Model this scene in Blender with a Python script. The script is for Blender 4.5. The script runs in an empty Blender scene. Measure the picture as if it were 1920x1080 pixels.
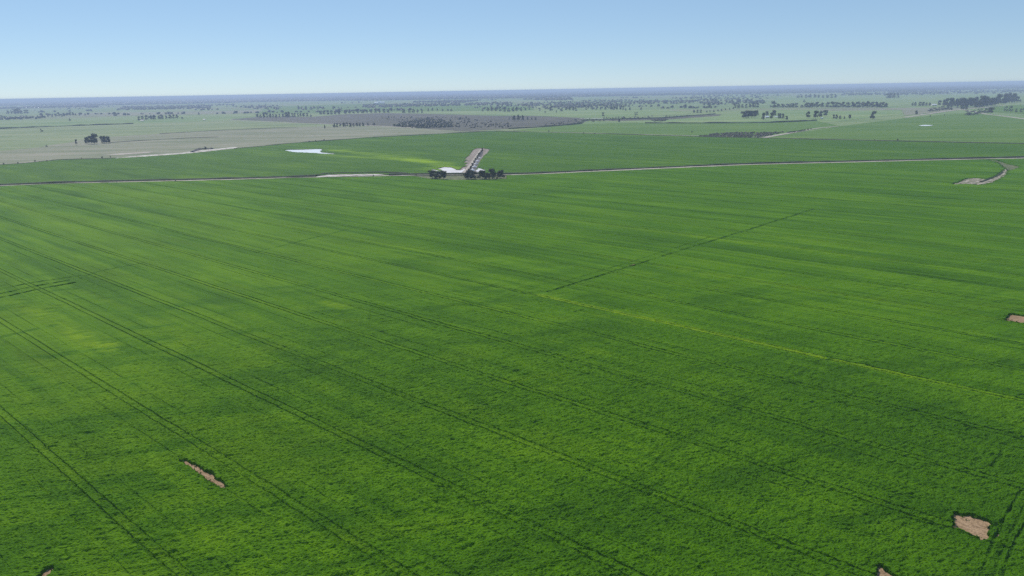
import bpy, bmesh, math, random
import numpy as np
from mathutils import Matrix, Vector
from mathutils.geometry import tessellate_polygon
random.seed(7)
RNG = np.random.default_rng(11)
S = bpy.context.scene
COL = S.collection

# ------------------------------------------------------------------ camera numbers
H = 100.0                       # flying height, metres
FPX, CX, CY = 1370.0, 960.0, 540.0
ROLL = math.atan2(34, 1920)
PITCH = math.atan((540 - 169) * math.cos(ROLL) / FPX)


def at(px, py, z=0.0):
    """where the sight line through a photo pixel meets the level z"""
    x, y = px - CX, CY - py
    c, s = math.cos(ROLL), math.sin(ROLL)
    u, v = x * c + y * s, -x * s + y * c
    fy = FPX * math.cos(PITCH) + v * math.sin(PITCH)
    fz = -FPX * math.sin(PITCH) + v * math.cos(PITCH)
    t = (H - z) / -fz
    return Vector((u * t, fy * t, z))


def slant(p):
    return math.sqrt(p.x ** 2 + p.y ** 2 + (H - p.z) ** 2)


# ------------------------------------------------------------------ noise
def _hash(ix, iy, seed):
    n = (ix.astype(np.int64) * 374761393 + iy.astype(np.int64) * 668265263 + seed * 974634777) & 0xFFFFFFFF
    n = ((n ^ (n >> 13)) * 1274126177) & 0xFFFFFFFF
    n = n ^ (n >> 16)
    return (n & 0xFFFF).astype(np.float32) / 65535.0


def noise(x, y, seed=0):
    """value noise, -1..1"""
    fx, fy = np.floor(x), np.floor(y)
    ix, iy = fx.astype(np.int64), fy.astype(np.int64)
    tx, ty = (x - fx).astype(np.float32), (y - fy).astype(np.float32)
    tx, ty = tx * tx * (3 - 2 * tx), ty * ty * (3 - 2 * ty)
    a, b = _hash(ix, iy, seed), _hash(ix + 1, iy, seed)
    c, d = _hash(ix, iy + 1, seed), _hash(ix + 1, iy + 1, seed)
    return ((a + (b - a) * tx) * (1 - ty) + (c + (d - c) * tx) * ty) * 2 - 1


def fbm(x, y, seed=0, n=3):
    r, a, t = 0, 1.0, 0
    for k in range(n):
        r = r + a * noise(x * 2 ** k + 17.3 * k, y * 2 ** k - 9.1 * k, seed + k)
        t += a
        a *= 0.5
    return r / t


def sstep(e0, e1, x):
    t = np.clip((x - e0) / (e1 - e0), 0, 1)
    return t * t * (3 - 2 * t)


def dist_poly(x, y, pts):
    """distance to a polyline"""
    best = np.full(x.shape, 1e9, np.float32)
    for (ax, ay), (bx, by) in zip(pts[:-1], pts[1:]):
        dx, dy = bx - ax, by - ay
        t = np.clip(((x - ax) * dx + (y - ay) * dy) / (dx * dx + dy * dy + 1e-9), 0, 1)
        best = np.minimum(best, np.hypot(x - ax - t * dx, y - ay - t * dy))
    return best


def in_poly(x, y, pts):
    r = np.zeros(x.shape, bool)
    n = len(pts)
    for i in range(n):
        (x1, y1), (x2, y2) = pts[i], pts[(i + 1) % n]
        if y1 == y2:
            continue
        r ^= ((y1 > y) != (y2 > y)) & (x < (x2 - x1) * (y - y1) / (y2 - y1) + x1)
    return r


# ------------------------------------------------------------------ object helpers
def tag(o, label=None, cat=None, group=None, kind=None):
    if label:
        o['label'] = label
    if cat:
        o['category'] = cat
    if group:
        o['group'] = group
    if kind:
        o['kind'] = kind
    return o


def mesh_obj(name, verts, faces, mats, parent=None, smooth=False, midx=None):
    me = bpy.data.meshes.new(name)
    if isinstance(verts, np.ndarray):
        nf, k = faces.shape
        me.vertices.add(len(verts))
        me.vertices.foreach_set('co', verts.astype(np.float32).ravel())
        me.loops.add(nf * k)
        me.loops.foreach_set('vertex_index', faces.astype(np.int32).ravel())
        me.polygons.add(nf)
        me.polygons.foreach_set('loop_start', np.arange(0, nf * k, k, dtype=np.int32))
        me.update(calc_edges=True)
    else:
        me.from_pydata(verts, [], faces)
    for m in (mats if isinstance(mats, (list, tuple)) else [mats]):
        me.materials.append(m)
    if midx is not None:
        me.polygons.foreach_set('material_index', np.asarray(midx, np.int32))
    me.polygons.foreach_set('use_smooth', [smooth] * len(me.polygons))
    me.update()
    o = bpy.data.objects.new(name, me)
    COL.objects.link(o)
    o.parent = parent
    return o


def empty(name, loc):
    o = bpy.data.objects.new(name, None)
    o.empty_display_size = 0.5
    o.location = loc
    COL.objects.link(o)
    return o


# ------------------------------------------------------------------ materials
def mat(name):
    m = bpy.data.materials.new(name)
    m.use_nodes = True
    nt = m.node_tree
    b = nt.nodes['Principled BSDF']
    return m, nt, b


def N(nt, kind, **kw):
    n = nt.nodes.new(kind)
    for k, v in kw.items():
        if k.startswith('i_'):
            n.inputs[k[2:].replace('_', ' ')].default_value = v
        else:
            setattr(n, k, v)
    return n


def ramp(nt, fac, stops):
    r = N(nt, 'ShaderNodeValToRGB')
    els = r.color_ramp.elements
    while len(els) < len(stops):
        els.new(0.5)
    for e, (p, c) in zip(els, stops):
        e.position = p
        e.color = (*c, 1)
    nt.links.new(fac, r.inputs['Fac'])
    return r.outputs['Color']


def mix(nt, fac, a, b, mode='MIX'):
    m = N(nt, 'ShaderNodeMix', data_type='RGBA', blend_type=mode)
    for sock, v in ((m.inputs['Factor'], fac), (m.inputs[6], a), (m.inputs[7], b)):
        if hasattr(v, 'links'):
            nt.links.new(v, sock)
        elif isinstance(v, (int, float)):
            sock.default_value = v
        else:
            sock.default_value = (*v, 1)
    return m.outputs[2]


def coords(nt, scale=(1, 1, 1), rot=0.0):
    g = N(nt, 'ShaderNodeNewGeometry')
    mp = N(nt, 'ShaderNodeMapping')
    mp.vector_type = 'POINT'
    mp.inputs['Rotation'].default_value = (0, 0, rot)
    # rotate first, then stretch: two nodes
    nt.links.new(g.outputs['Position'], mp.inputs['Vector'])
    m2 = N(nt, 'ShaderNodeMapping')
    m2.inputs['Scale'].default_value = scale
    nt.links.new(mp.outputs['Vector'], m2.inputs['Vector'])
    return m2.outputs['Vector']


def ntex(nt, vec, scale, detail=4, rough=0.55, dist=0.0):
    n = N(nt, 'ShaderNodeTexNoise')
    n.inputs['Scale'].default_value = scale
    n.inputs['Detail'].default_value = detail
    n.inputs['Roughness'].default_value = rough
    n.inputs['Distortion'].default_value = dist
    nt.links.new(vec, n.inputs['Vector'])
    return n.outputs['Fac']


def bump(nt, b, height, strength, dist):
    n = N(nt, 'ShaderNodeBump')
    n.inputs['Strength'].default_value = strength
    n.inputs['Distance'].default_value = dist
    nt.links.new(height, n.inputs['Height'])
    nt.links.new(n.outputs['Normal'], b.inputs['Normal'])


ROWA = math.radians(-41.6)                     # direction of the seed rows
RU = np.array([math.cos(ROWA), math.sin(ROWA)])
RV = np.array([-math.sin(ROWA), math.cos(ROWA)])


def ground_mat(name, stops, scales, rot=-ROWA, spec=0.15, rough=0.9, bmp=None, fine=None):
    """blend of noises at several sizes (metres) into one colour ramp; scales = [(size_along, size_across, weight)]"""
    m, nt, b = mat(name)
    acc = None
    tot = sum(w for *_, w in scales)
    for i, (a, c, w) in enumerate(scales):
        f = ntex(nt, coords(nt, (1 / a, 1 / c, 1 / max(a, c)), rot), 1.0, 3, 0.6)
        mul = N(nt, 'ShaderNodeMath', operation='MULTIPLY')
        nt.links.new(f, mul.inputs[0])
        mul.inputs[1].default_value = w / tot
        if acc is None:
            acc = mul.outputs[0]
        else:
            ad = N(nt, 'ShaderNodeMath', operation='ADD')
            nt.links.new(acc, ad.inputs[0])
            nt.links.new(mul.outputs[0], ad.inputs[1])
            acc = ad.outputs[0]
    c = ramp(nt, acc, stops)
    nt.links.new(c, b.inputs['Base Color'])
    b.inputs['Roughness'].default_value = rough
    b.inputs['Specular IOR Level'].default_value = spec
    if bmp:
        size, st, d = bmp
        bump(nt, b, ntex(nt, coords(nt, (1 / size,) * 3), 1.0, 4, 0.65), st, d)
    return m


def crop_mat(name, deep, mid, light, yellow, bsize, bdist):
    m, nt, b = mat(name)
    rowv = coords(nt, (1 / 90.0, 1 / 5.0, 1), -ROWA)
    broad = ntex(nt, coords(nt, (1 / 70.0, 1 / 26.0, 1), -ROWA), 1.0, 4, 0.6)
    rows = ntex(nt, rowv, 1.0, 3, 0.55)
    fine = ntex(nt, coords(nt, (1 / 1.6, 1 / 1.0, 1), math.radians(-30)), 1.0, 4, 0.7)

    def add(*terms):
        acc = None
        for s, w in terms:
            mu = N(nt, 'ShaderNodeMath', operation='MULTIPLY')
            nt.links.new(s, mu.inputs[0])
            mu.inputs[1].default_value = w
            if acc is None:
                acc = mu.outputs[0]
            else:
                a = N(nt, 'ShaderNodeMath', operation='ADD')
                nt.links.new(acc, a.inputs[0])
                nt.links.new(mu.outputs[0], a.inputs[1])
                acc = a.outputs[0]
        return acc
    drill = ntex(nt, coords(nt, (1 / 55.0, 1 / 1.0, 1), -ROWA), 1.0, 2, 0.5)
    f = add((broad, 0.30), (rows, 0.26), (drill, 0.22), (fine, 0.22))
    c = ramp(nt, f, [(0.38, deep), (0.50, mid), (0.62, light)])
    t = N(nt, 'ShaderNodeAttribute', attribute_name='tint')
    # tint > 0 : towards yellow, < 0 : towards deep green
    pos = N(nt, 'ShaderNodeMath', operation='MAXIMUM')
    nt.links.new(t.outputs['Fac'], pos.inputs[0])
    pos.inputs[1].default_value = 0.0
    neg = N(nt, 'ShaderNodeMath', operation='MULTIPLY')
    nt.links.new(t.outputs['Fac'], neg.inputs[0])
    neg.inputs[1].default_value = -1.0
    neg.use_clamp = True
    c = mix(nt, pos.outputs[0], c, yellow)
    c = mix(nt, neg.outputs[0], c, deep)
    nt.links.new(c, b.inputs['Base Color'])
    b.inputs['Roughness'].default_value = 0.75
    b.inputs['Specular IOR Level'].default_value = 0.02
    bump(nt, b, ntex(nt, coords(nt, (1 / bsize,) * 3), 1.0, 3, 0.7), 0.9, bdist)
    return m


M = {}
M['crop'] = crop_mat('crop_leaf', (0.030, 0.086, 0.002), (0.056, 0.138, 0.002), (0.094, 0.194, 0.003), (0.145, 0.238, 0.004), 0.5, 0.12)
M['crop2'] = crop_mat('crop_leaf_far', (0.034, 0.090, 0.006), (0.053, 0.122, 0.007), (0.082, 0.160, 0.008), (0.20, 0.31, 0.008), 2.0, 0.4)
M['soil'] = ground_mat('bare_soil', [(0.38, (0.09, 0.065, 0.04)), (0.45, (0.21, 0.135, 0.075)), (0.53, (0.31, 0.205, 0.12)), (0.64, (0.42, 0.29, 0.18))],
                       [(3.0, 0.45, 1), (0.7, 0.7, 0.8), (4, 4, .6)], bmp=(0.5, 0.9, 0.25))
M['clay'] = ground_mat('white_clay', [(0.34, (0.24, 0.21, 0.19)), (0.42, (0.46, 0.43, 0.43)), (0.53, (0.62, 0.60, 0.61)), (0.66, (0.78, 0.77, 0.79))],
                       [(26, 3.5, 1), (6, 3, .6)], bmp=(2.0, 0.4, 0.4))
M['sand'] = ground_mat('track_sand', [(0.3, (0.20, 0.17, 0.13)), (0.5, (0.36, 0.31, 0.26)), (0.7, (0.50, 0.45, 0.39))],
                       [(40, 5, 1), (5, 5, .7)], bmp=(1.5, 0.4, 0.3))
M['spoil'] = ground_mat('dug_earth', [(0.36, (0.075, 0.08, 0.045)), (0.44, (0.17, 0.135, 0.11)), (0.54, (0.29, 0.235, 0.20)), (0.68, (0.46, 0.40, 0.36))],
                        [(14, 4, 1), (4, 4, .8)], bmp=(1.5, 0.7, 0.6))
M['tan'] = ground_mat('tan_scrape', [(0.40, (0.20, 0.18, 0.13)), (0.47, (0.38, 0.33, 0.28)), (0.56, (0.56, 0.52, 0.48))], [(40, 6, 1), (9, 4, .8)], bmp=(2.0, 0.5, 0.5))
M['scrape'] = ground_mat('weedy_scrape', [(0.41, (0.05, 0.08, 0.025)), (0.47, (0.17, 0.15, 0.10)), (0.55, (0.34, 0.29, 0.23)), (0.62, (0.50, 0.45, 0.39))], [(12, 2.5, 1), (4, 3, .8)], rot=-0.55, bmp=(1.5, 0.7, 0.6))
M['dark_soil'] = ground_mat('dark_damp_earth', [(0.3, (0.05, 0.045, 0.045)), (0.7, (0.13, 0.115, 0.11))], [(8, 4, 1), (3, 3, 1)], bmp=(1.5, 0.6, 0.4))
M['bank'] = ground_mat('weedy_bank', [(0.35, (0.022, 0.032, 0.016)), (0.6, (0.055, 0.068, 0.030))], [(6, 2, 1), (2, 2, 1)], bmp=(1.0, 0.8, 0.5))
M['verge'] = ground_mat('dry_verge', [(0.40, (0.045, 0.065, 0.025)), (0.5, (0.11, 0.125, 0.05)), (0.60, (0.20, 0.19, 0.115))], [(12, 4, 1), (4, 3, 1)], bmp=(1.0, 0.8, 0.4))
M['pasture'] = ground_mat('pasture', [(0.41, (0.110, 0.155, 0.055)), (0.5, (0.155, 0.200, 0.075)), (0.59, (0.210, 0.230, 0.110))],
                          [(600, 110, 1.2), (150, 30, 0.8), (25, 8, 0.5)], rot=-0.15)
M['stubble'] = ground_mat('grazed_stubble', [(0.41, (0.125, 0.145, 0.072)), (0.5, (0.182, 0.186, 0.112)), (0.59, (0.240, 0.222, 0.155))],
                          [(300, 60, 1.2), (90, 14, 0.8), (20, 6, 0.5)], rot=-0.12)
M['plough'] = ground_mat('dark_fallow', [(0.41, (0.048, 0.046, 0.034)), (0.5, (0.078, 0.074, 0.052)), (0.59, (0.13, 0.118, 0.080))],
                         [(400, 50, 1.2), (90, 20, 0.8), (25, 10, 0.7)], rot=0.1)
M['bright'] = ground_mat('young_crop', [(0.41, (0.060, 0.128, 0.010)), (0.5, (0.080, 0.152, 0.012)), (0.59, (0.112, 0.176, 0.022))],
                         [(500, 60, 1.2), (120, 14, 0.8), (18, 6, 0.5)], rot=0.1)
M['pale_green'] = ground_mat('pale_green_field', [(0.41, (0.12, 0.195, 0.055)), (0.5, (0.165, 0.230, 0.075)), (0.59, (0.22, 0.265, 0.100))],
                             [(700, 90, 1.2), (150, 25, 0.8)], rot=0.05)


def plain():
    """the wide plain: a patchwork of paddocks in several greens and browns"""
    m, nt, b = mat('plain_paddocks')
    v = N(nt, 'ShaderNodeTexVoronoi', feature='F1', distance='CHEBYCHEV')
    v.inputs['Scale'].default_value = 1.0
    v.inputs['Randomness'].default_value = 0.85
    nt.links.new(coords(nt, (1 / 900.0, 1 / 700.0, 0), 0.12), v.inputs['Vector'])
    sep = N(nt, 'ShaderNodeSeparateColor')
    nt.links.new(v.outputs['Color'], sep.inputs[0])
    c = ramp(nt, sep.outputs[0], [(0.0, (0.110, 0.200, 0.055)), (0.3, (0.160, 0.235, 0.080)), (0.55, (0.215, 0.255, 0.110)), (0.78, (0.130, 0.195, 0.070)), (0.9, (0.21, 0.195, 0.130))])
    n1 = ntex(nt, coords(nt, (1 / 420.0, 1 / 160.0, 0), 0.1), 1.0, 4, 0.6)
    c = mix(nt, 0.55, c, ramp(nt, n1, [(0.36, (0.095, 0.160, 0.045)), (0.64, (0.240, 0.270, 0.120))]))
    nt.links.new(c, b.inputs['Base Color'])
    b.inputs['Roughness'].default_value = 0.95
    b.inputs['Specular IOR Level'].default_value = 0.1
    return m


M['plain'] = plain()


def leaf_mat(name, a, bcol, scale=0.6):
    m, nt, b = mat(name)
    oi = N(nt, 'ShaderNodeObjectInfo')
    tc = N(nt, 'ShaderNodeNewGeometry')
    f = ntex(nt, tc.outputs['Position'], scale, 3, 0.6)
    c = ramp(nt, f, [(0.35, a), (0.65, bcol)])
    c = mix(nt, oi.outputs['Random'], c, mix(nt, 0.6, c, (0.115, 0.105, 0.065)))
    nt.links.new(c, b.inputs['Base Color'])
    b.inputs['Roughness'].default_value = 0.6
    b.inputs['Specular IOR Level'].default_value = 0.2
    return m


M['leaf'] = leaf_mat('eucalypt_leaf', (0.034, 0.046, 0.026), (0.078, 0.092, 0.048))
M['leaf2'] = leaf_mat('green_leaf', (0.035, 0.062, 0.022), (0.070, 0.105, 0.038))
M['scrub'] = leaf_mat('dry_scrub', (0.045, 0.042, 0.026), (0.085, 0.075, 0.045))
M['forest'] = leaf_mat('far_leaf', (0.026, 0.038, 0.020), (0.056, 0.072, 0.036), 0.02)
_m, _nt, _b = mat('bark')
_c = ramp(_nt, ntex(_nt, coords(_nt, (2, 2, 0.4)), 1.0, 3), [(0.3, (0.06, 0.05, 0.04)), (0.7, (0.17, 0.15, 0.13))])
_nt.links.new(_c, _b.inputs['Base Color'])
_b.inputs['Roughness'].default_value = 0.9
M['bark'] = _m


def paint(name, col, rough=0.45):
    m, nt, b = mat(name)
    c = ramp(nt, ntex(nt, coords(nt, (0.7, 0.7, 0.7)), 1.0, 3), [(0.3, tuple(x * 0.85 for x in col)), (0.7, col)])
    nt.links.new(c, b.inputs['Base Color'])
    b.inputs['Roughness'].default_value = rough
    return m


M['roof'] = paint('white_iron_roof', (0.82, 0.83, 0.84), 0.4)
M['tin'] = paint('weathered_tin_roof', (0.40, 0.37, 0.35), 0.6)
M['wall'] = paint('cream_wall', (0.62, 0.60, 0.55), 0.7)
M['dark'] = paint('dark_opening', (0.03, 0.03, 0.035), 0.5)
_m, _nt, _b = mat('silty_water')
_b.inputs['Base Color'].default_value = (0.82, 0.80, 0.77, 1)
_b.inputs['Roughness'].default_value = 0.22
_b.inputs['IOR'].default_value = 1.33
bump(_nt, _b, ntex(_nt, coords(_nt, (0.6, 0.6, 0.6)), 1.0, 2), 0.05, 0.05)
M['water'] = _m

# ------------------------------------------------------------------ the plain and its paddocks
R = 41500.0
g = []
n = 24
xs = np.linspace(-R, R, n + 1)
vv = np.array([(x, y, -0.35) for y in np.linspace(-3000, R, n + 1) for x in xs])
ff = np.array([(j * (n + 1) + i, j * (n + 1) + i + 1, (j + 1) * (n + 1) + i + 1, (j + 1) * (n + 1) + i) for j in range(n) for i in range(n)])
tag(mesh_obj('ground', vv, ff, M['plain']), 'wide flat plain of pale green paddocks running to the horizon', 'ground', kind='structure')


def ragged(pts, step, amp, seed):
    out = []
    m_ = len(pts)
    for i in range(m_):
        a, b = pts[i], pts[(i + 1) % m_]
        L = (b - a).length
        k = max(1, min(60, int(L / step)))
        nrm = Vector((-(b - a).y, (b - a).x, 0)).normalized()
        for j in range(k):
            p = a.lerp(b, j / k)
            w = random.Random(seed * 991 + i * 131 + j).uniform(-1, 1) * amp
            out.append(p + nrm * w)
    return out


def sheet(name, pix, m, z, label, cat, step=30, amp=2.0, world=False):
    pts = [Vector((*p, 0)) if world else at(*p) for p in pix]
    pts = ragged(pts, step, amp, len(name) + int(abs(pix[0][0])))
    vs = [(p.x, p.y, z) for p in pts]
    tri = tessellate_polygon([[Vector(v) for v in vs]])
    fs = []
    for a, b, c in tri:
        va, vb, vc = (Vector(vs[i]) for i in (a, b, c))
        fs.append((a, b, c) if (vb - va).cross(vc - va).z > 0 else (a, c, b))
    o = mesh_obj(name, vs, fs, m)
    return tag(o, label, cat, kind='structure')


def smooth_line(pts, step):
    """evenly spaced points on a polyline of vectors (Catmull-Rom)"""
    out = []
    for i in range(len(pts) - 1):
        p0, p1, p2, p3 = pts[max(i - 1, 0)], pts[i], pts[i + 1], pts[min(i + 2, len(pts) - 1)]
        k = max(2, min(80, int((p2 - p1).length / step)))
        for j in range(k):
            t = j / k
            out.append(0.5 * ((2 * p1) + (p2 - p0) * t + (2 * p0 - 5 * p1 + 4 * p2 - p3) * t * t + (3 * p1 - p0 - 3 * p2 + p3) * t ** 3))
    out.append(pts[-1])
    return out


def strip(name, pix, width, m, z, label, cat, step=12, jit=0.15, off=0.0, profile=None, kind='structure'):
    """a ribbon along a line of pixels; profile = [(across fraction, height)] makes a bank or a ditch"""
    pts = smooth_line([at(*p) for p in pix], step)
    prof = profile or [(-0.5, 0), (0.5, 0)]
    k = len(prof)
    vs, fs = [], []
    rr = random.Random(len(pix) * 77 + int(pix[0][0]))
    a, b = 1.0, 1.0
    for i, p in enumerate(pts):
        d = (pts[min(i + 1, len(pts) - 1)] - pts[max(i - 1, 0)]).normalized()
        nrm = Vector((-d.y, d.x, 0))
        a += (rr.uniform(1 - jit, 1 + jit) - a) * 0.6
        b += (rr.uniform(1 - jit, 1 + jit) - b) * 0.6
        ww = width(i / len(pts)) if callable(width) else width
        for f, hgt in prof:
            q = p + nrm * (off + f * ww * (a if f < 0 else b))
            vs.append((q.x, q.y, z + hgt * (1 + (a - 1) * 1.5)))
    for i in range(len(pts) - 1):
        for j in range(k - 1):
            fs.append((i * k + j, (i + 1) * k + j, (i + 1) * k + j + 1, i * k + j + 1))
    o = mesh_obj(name, vs, fs, m)
    # face up
    if o.data.polygons[0].normal.z < 0:
        o.data.flip_normals()
    return tag(o, label, cat, kind=kind)


TRACK = [(-260, 356), (0, 348.5), (120, 344), (250, 341), (420, 337), (560, 333), (640, 331.5), (800, 328.5), (960, 328), (1080, 323), (1200, 317.5), (1400, 309), (1600, 304), (1720, 301), (1850, 298), (1920, 296.5), (2150, 289)]
BORDER = [(-260, 322), (0, 309.5), (60, 305), (110, 300), (215, 297), (330, 290), (440, 279.5), (560, 268), (700, 258), (830, 251), (920, 246.5), (1000, 248), (1150, 252), (1300, 256.5), (1450, 260), (1600, 263.5), (1760, 267), (1920, 270.5), (2150, 276)]
track_w = [at(*p) for p in TRACK]
border_w = [at(*p) for p in BORDER]

sheet('pasture', [(-300, 325), (0, 309), (215, 296), (440, 279), (700, 257), (920, 246), (780, 238), (560, 231), (430, 225), (250, 232), (0, 240), (-300, 247)], M['pasture'], -0.20,
      'grey green grazed pasture between the far crop and the thin dark line of trees', 'pasture')
sheet('stubble_field', [(-300, 318), (0, 308.5), (215, 295.5), (440, 278.5), (700, 256.5), (915, 246), (800, 240.5), (640, 236), (560, 238), (420, 243.5), (300, 251), (180, 258), (60, 278), (-100, 292), (-300, 300)], M['stubble'], -0.08,
      'brownish grey stubble paddock behind the far crop, with a lone group of trees', 'stubble field', amp=6)
sheet('fallow_field', [(432, 223.5), (485, 219), (585, 219), (650, 214), (720, 212), (820, 214), (930, 217), (1000, 217.5), (1090, 221), (1102, 225), (1092, 231.5), (1010, 238), (960, 241), (870, 246), (780, 240), (690, 236), (620, 232.5), (520, 228)], M['plough'], -0.02,
      'dark brown fallow paddock with scrub, below the far woodland', 'fallow field', amp=8)
sheet('fallow_field', [(1100, 226), (1240, 220), (1350, 214), (1350, 217), (1240, 225), (1160, 227)], M['plough'], 0.02, 'narrow brown fallow strip beside the drain in the middle distance', 'fallow field', amp=6)
sheet('green_paddock', [(960, 244), (1090, 232.5), (1180, 230), (1440, 230.5), (1530, 226.5), (1572, 236), (1430, 258.5), (1310, 255.5), (1150, 251), (1000, 247)], M['bright'], -0.04,
      'light green paddock in front of the hedge line', 'paddock', amp=4)
sheet('green_paddock', [(1430, 258.5), (1572, 237), (1700, 221), (1790, 212.5), (1860, 214), (1920, 222), (2150, 243), (2150, 275), (1920, 269.5), (1600, 263)], M['bright'], -0.02,
      'bright green paddock with a small white claypan', 'paddock', amp=4)
sheet('green_paddock', [(1200, 230), (1100, 227), (1260, 222), (1480, 206), (1700, 205), (1690, 214), (1560, 229), (1440, 229.5)], M['pale_green'], -0.06,
      'dull green paddock around the farm house', 'paddock', amp=6)
sheet('green_paddock', [(1440, 196), (1460, 180), (1720, 178), (2100, 172), (2100, 186), (1740, 194), (1670, 200)], M['pale_green'], 0.0,
      'pale green paddock beyond the long row of round trees', 'paddock', amp=10)
sheet('green_paddock', [(1860, 198), (2100, 190), (2100, 230), (1920, 214), (1858, 210)], M['bright'], 0.04,
      'green paddock behind the lane at the edge of the wood', 'paddock', amp=6)
sheet('stubble_field', [(1690, 206), (1800, 202), (1806, 205), (1740, 212), (1696, 217)], M['stubble'], 0.05, 'grey brown paddock beside the white lane', 'stubble field', amp=5)
sheet('stubble_field', [(1530, 204), (1900, 200), (1900, 201), (1700, 206), (1540, 208)], M['stubble'], 0.03, 'thin brown strip under the long row of round trees', 'stubble field', amp=5)
sheet('green_paddock', [(700, 210), (980, 206), (1250, 206), (1300, 213), (1180, 219), (1090, 220), (960, 216), (800, 212.5)], M['pale_green'], 0.03,
      'pale green paddock beyond the dark fallow, dotted with trees', 'paddock', amp=10)
sheet('green_paddock', [(500, 200), (700, 194), (1000, 200), (1000, 207), (700, 209.5), (480, 214)], M['bright'], 0.06, 'green paddock among the far tree clumps', 'paddock', amp=15)
sheet('stubble_field', [(130, 213), (400, 208), (560, 206), (560, 210), (400, 214), (160, 218)], M['stubble'], 0.05, 'faint grey strip far off behind the small farm', 'stubble field', amp=12)

# ------------------------------------------------------------------ crop fields
V0, DV = 53.87, 31.1
PAIR, THIN = 1.25, 7.4
patches = {      # bare places in the near crop (photo outline -> world)
    'long': [(337, 866), (352, 864), (372, 876), (384, 884), (398, 890), (408, 899), (421, 908), (426, 917), (416, 921), (402, 912), (388, 903), (372, 893), (362, 883), (346, 873)],
    'square': [(1787, 964), (1822, 969), (1860, 981), (1853, 1000), (1849, 1017), (1830, 1010), (1808, 1001), (1784, 994)],
    'corner': [(1640, 1064), (1652, 1063), (1663, 1072), (1690, 1092), (1680, 1110), (1635, 1100), (1645, 1078)],
    'edge': [(1893, 590), (1935, 596), (1990, 604), (1990, 622), (1935, 611), (1885, 604), (1887, 597)],
    'slim': [(84, 1072), (98, 1064), (104, 1067), (92, 1082), (78, 1096), (70, 1090)],
    'turn': [(1783, 347), (1798, 341), (1812, 335.5), (1830, 334), (1852, 336), (1868, 330), (1879, 321), (1884, 317), (1892, 319), (1886, 328), (1874, 337), (1858, 344.5), (1836, 347.5), (1812, 346)],
    'arm': [(1850, 299.5), (1872, 301.5), (1890, 308), (1906, 311), (1914, 313), (1902, 318), (1890, 321), (1883, 316), (1872, 306)],
}
patch_w = {k: [(at(*p).x, at(*p).y) for p in v] for k, v in patches.items()}


def W(*pix):
    return [(at(*p).x, at(*p).y) for p in pix]


# wheel marks across the rows and round the headland: (points, half width, depth)
marks = [
    (W((1030, 549), (1200, 496), (1380, 440), (1525, 394)), 1.25, 0.55),
    (W((1060, 530), (1200, 488), (1330, 447)), 0.8, 0.30),
    (W((480, 475), (660, 430), (880, 388), (1110, 348)), 1.3, 0.22),
    (W((-40, 569), (0, 560), (60, 547), (140, 532)), 1.0, 0.75),
    (W((-40, 561), (0, 553), (60, 540), (130, 527)), 0.9, 0.7),
    (W((-40, 551), (0, 545), (60, 532), (150, 519)), 0.9, 0.5),
    (W((150, 525), (180, 512), (270, 495)), 0.9, 0.25),
    (W((1915, 922), (1895, 955), (1880, 985), (1862, 1020), (1840, 1085)), 0.35, 0.6),
    (W((1922, 950), (1905, 985), (1890, 1010), (1875, 1050), (1864, 1085)), 0.3, 0.3),
    (W((1945, 945), (1920, 990), (1905, 1015), (1890, 1050), (1878, 1085)), 0.35, 0.6),
    (W((1700, 975), (1740, 987), (1784, 996), (1810, 1006), (1850, 1021), (1875, 1023)), 0.3, 0.5),
    (W((1849, 1012), (1870, 1008), (1884, 990)), 0.3, 0.45),
    (W((1862, 994), (1880, 980), (1895, 955)), 0.3, 0.4),
    (W((1860, 810), (1905, 822), (1960, 830)), 0.5, 0.5),
    (W((1860, 905), (1900, 916), (1925, 925)), 0.4, 0.5),
    (W((1500, 708), (1525, 692), (1545, 680), (1562, 662)), 1.6, 0.25),
    (W((1080, 586), (1092, 584)), 0.9, 0.45),
    (W((1205, 378), (1252, 381)), 1.1, 0.6),
    (W((203, 398), (226, 402)), 1.1, 0.5),
    (W((860, 877), (876, 868)), 0.4, 0.4),
    (W((470, 955), (512, 978)), 0.7, 0.35),
    (W((1170, 915), (1290, 832), (1405, 752)), 2.2, 0.14),
    (W((1165, 955), (1245, 905)), 1.6, 0.18),
    (W((0, 748), (60, 735), (125, 720)), 1.2, 0.3),
    (W((-20, 640), (60, 622), (110, 612)), 1.6, 0.2),
    (W((555, 705), (640, 690), (700, 672)), 2.0, 0.15),
    (W((1862, 875), (1876, 858), (1880, 845)), 0.5, 0.4),
]
PM = {k: (min(p[0] for p in v), max(p[0] for p in v), min(p[1] for p in v), max(p[1] for p in v)) for k, v in patch_w.items()}
yellow_lines = [(W((1008, 555), (1270, 612)), 1.9, 0.80), (W((1270, 612), (1540, 672)), 1.9, 0.80), (W((1565, 678), (1720, 712)), 1.8, 0.62), (W((1720, 712), (1960, 765)), 1.5, 0.35), (W((840, 517), (1008, 555)), 0.8, 0.25)]
yellow_blobs = [((80, 590), 26, 9, 0.35), ((165, 640), 26, 6, 0.75), ((215, 655), 16, 4, 0.6), ((330, 640), 22, 9, 0.3), ((625, 574), 14, 4, 0.45), ((1080, 640), 40, 10, 0.15),
                ((80, 700), 22, 7, 0.3), ((890, 770), 14, 6, 0.25), ((1250, 820), 18, 6, 0.22), ((1500, 470), 90, 14, 0.20), ((780, 420), 120, 12, 0.2), ((880, 395), 100, 9, 0.18), ((1150, 600), 30, 5, 0.2),
                ((480, 780), 14, 5, 0.2), ((1480, 850), 20, 7, 0.2), ((1640, 640), 50, 6, 0.15), ((1350, 520), 60, 8, 0.2)]
yb = [((at(*p).x, at(*p).y), a, b, s) for p, a, b, s in yellow_blobs]


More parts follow.
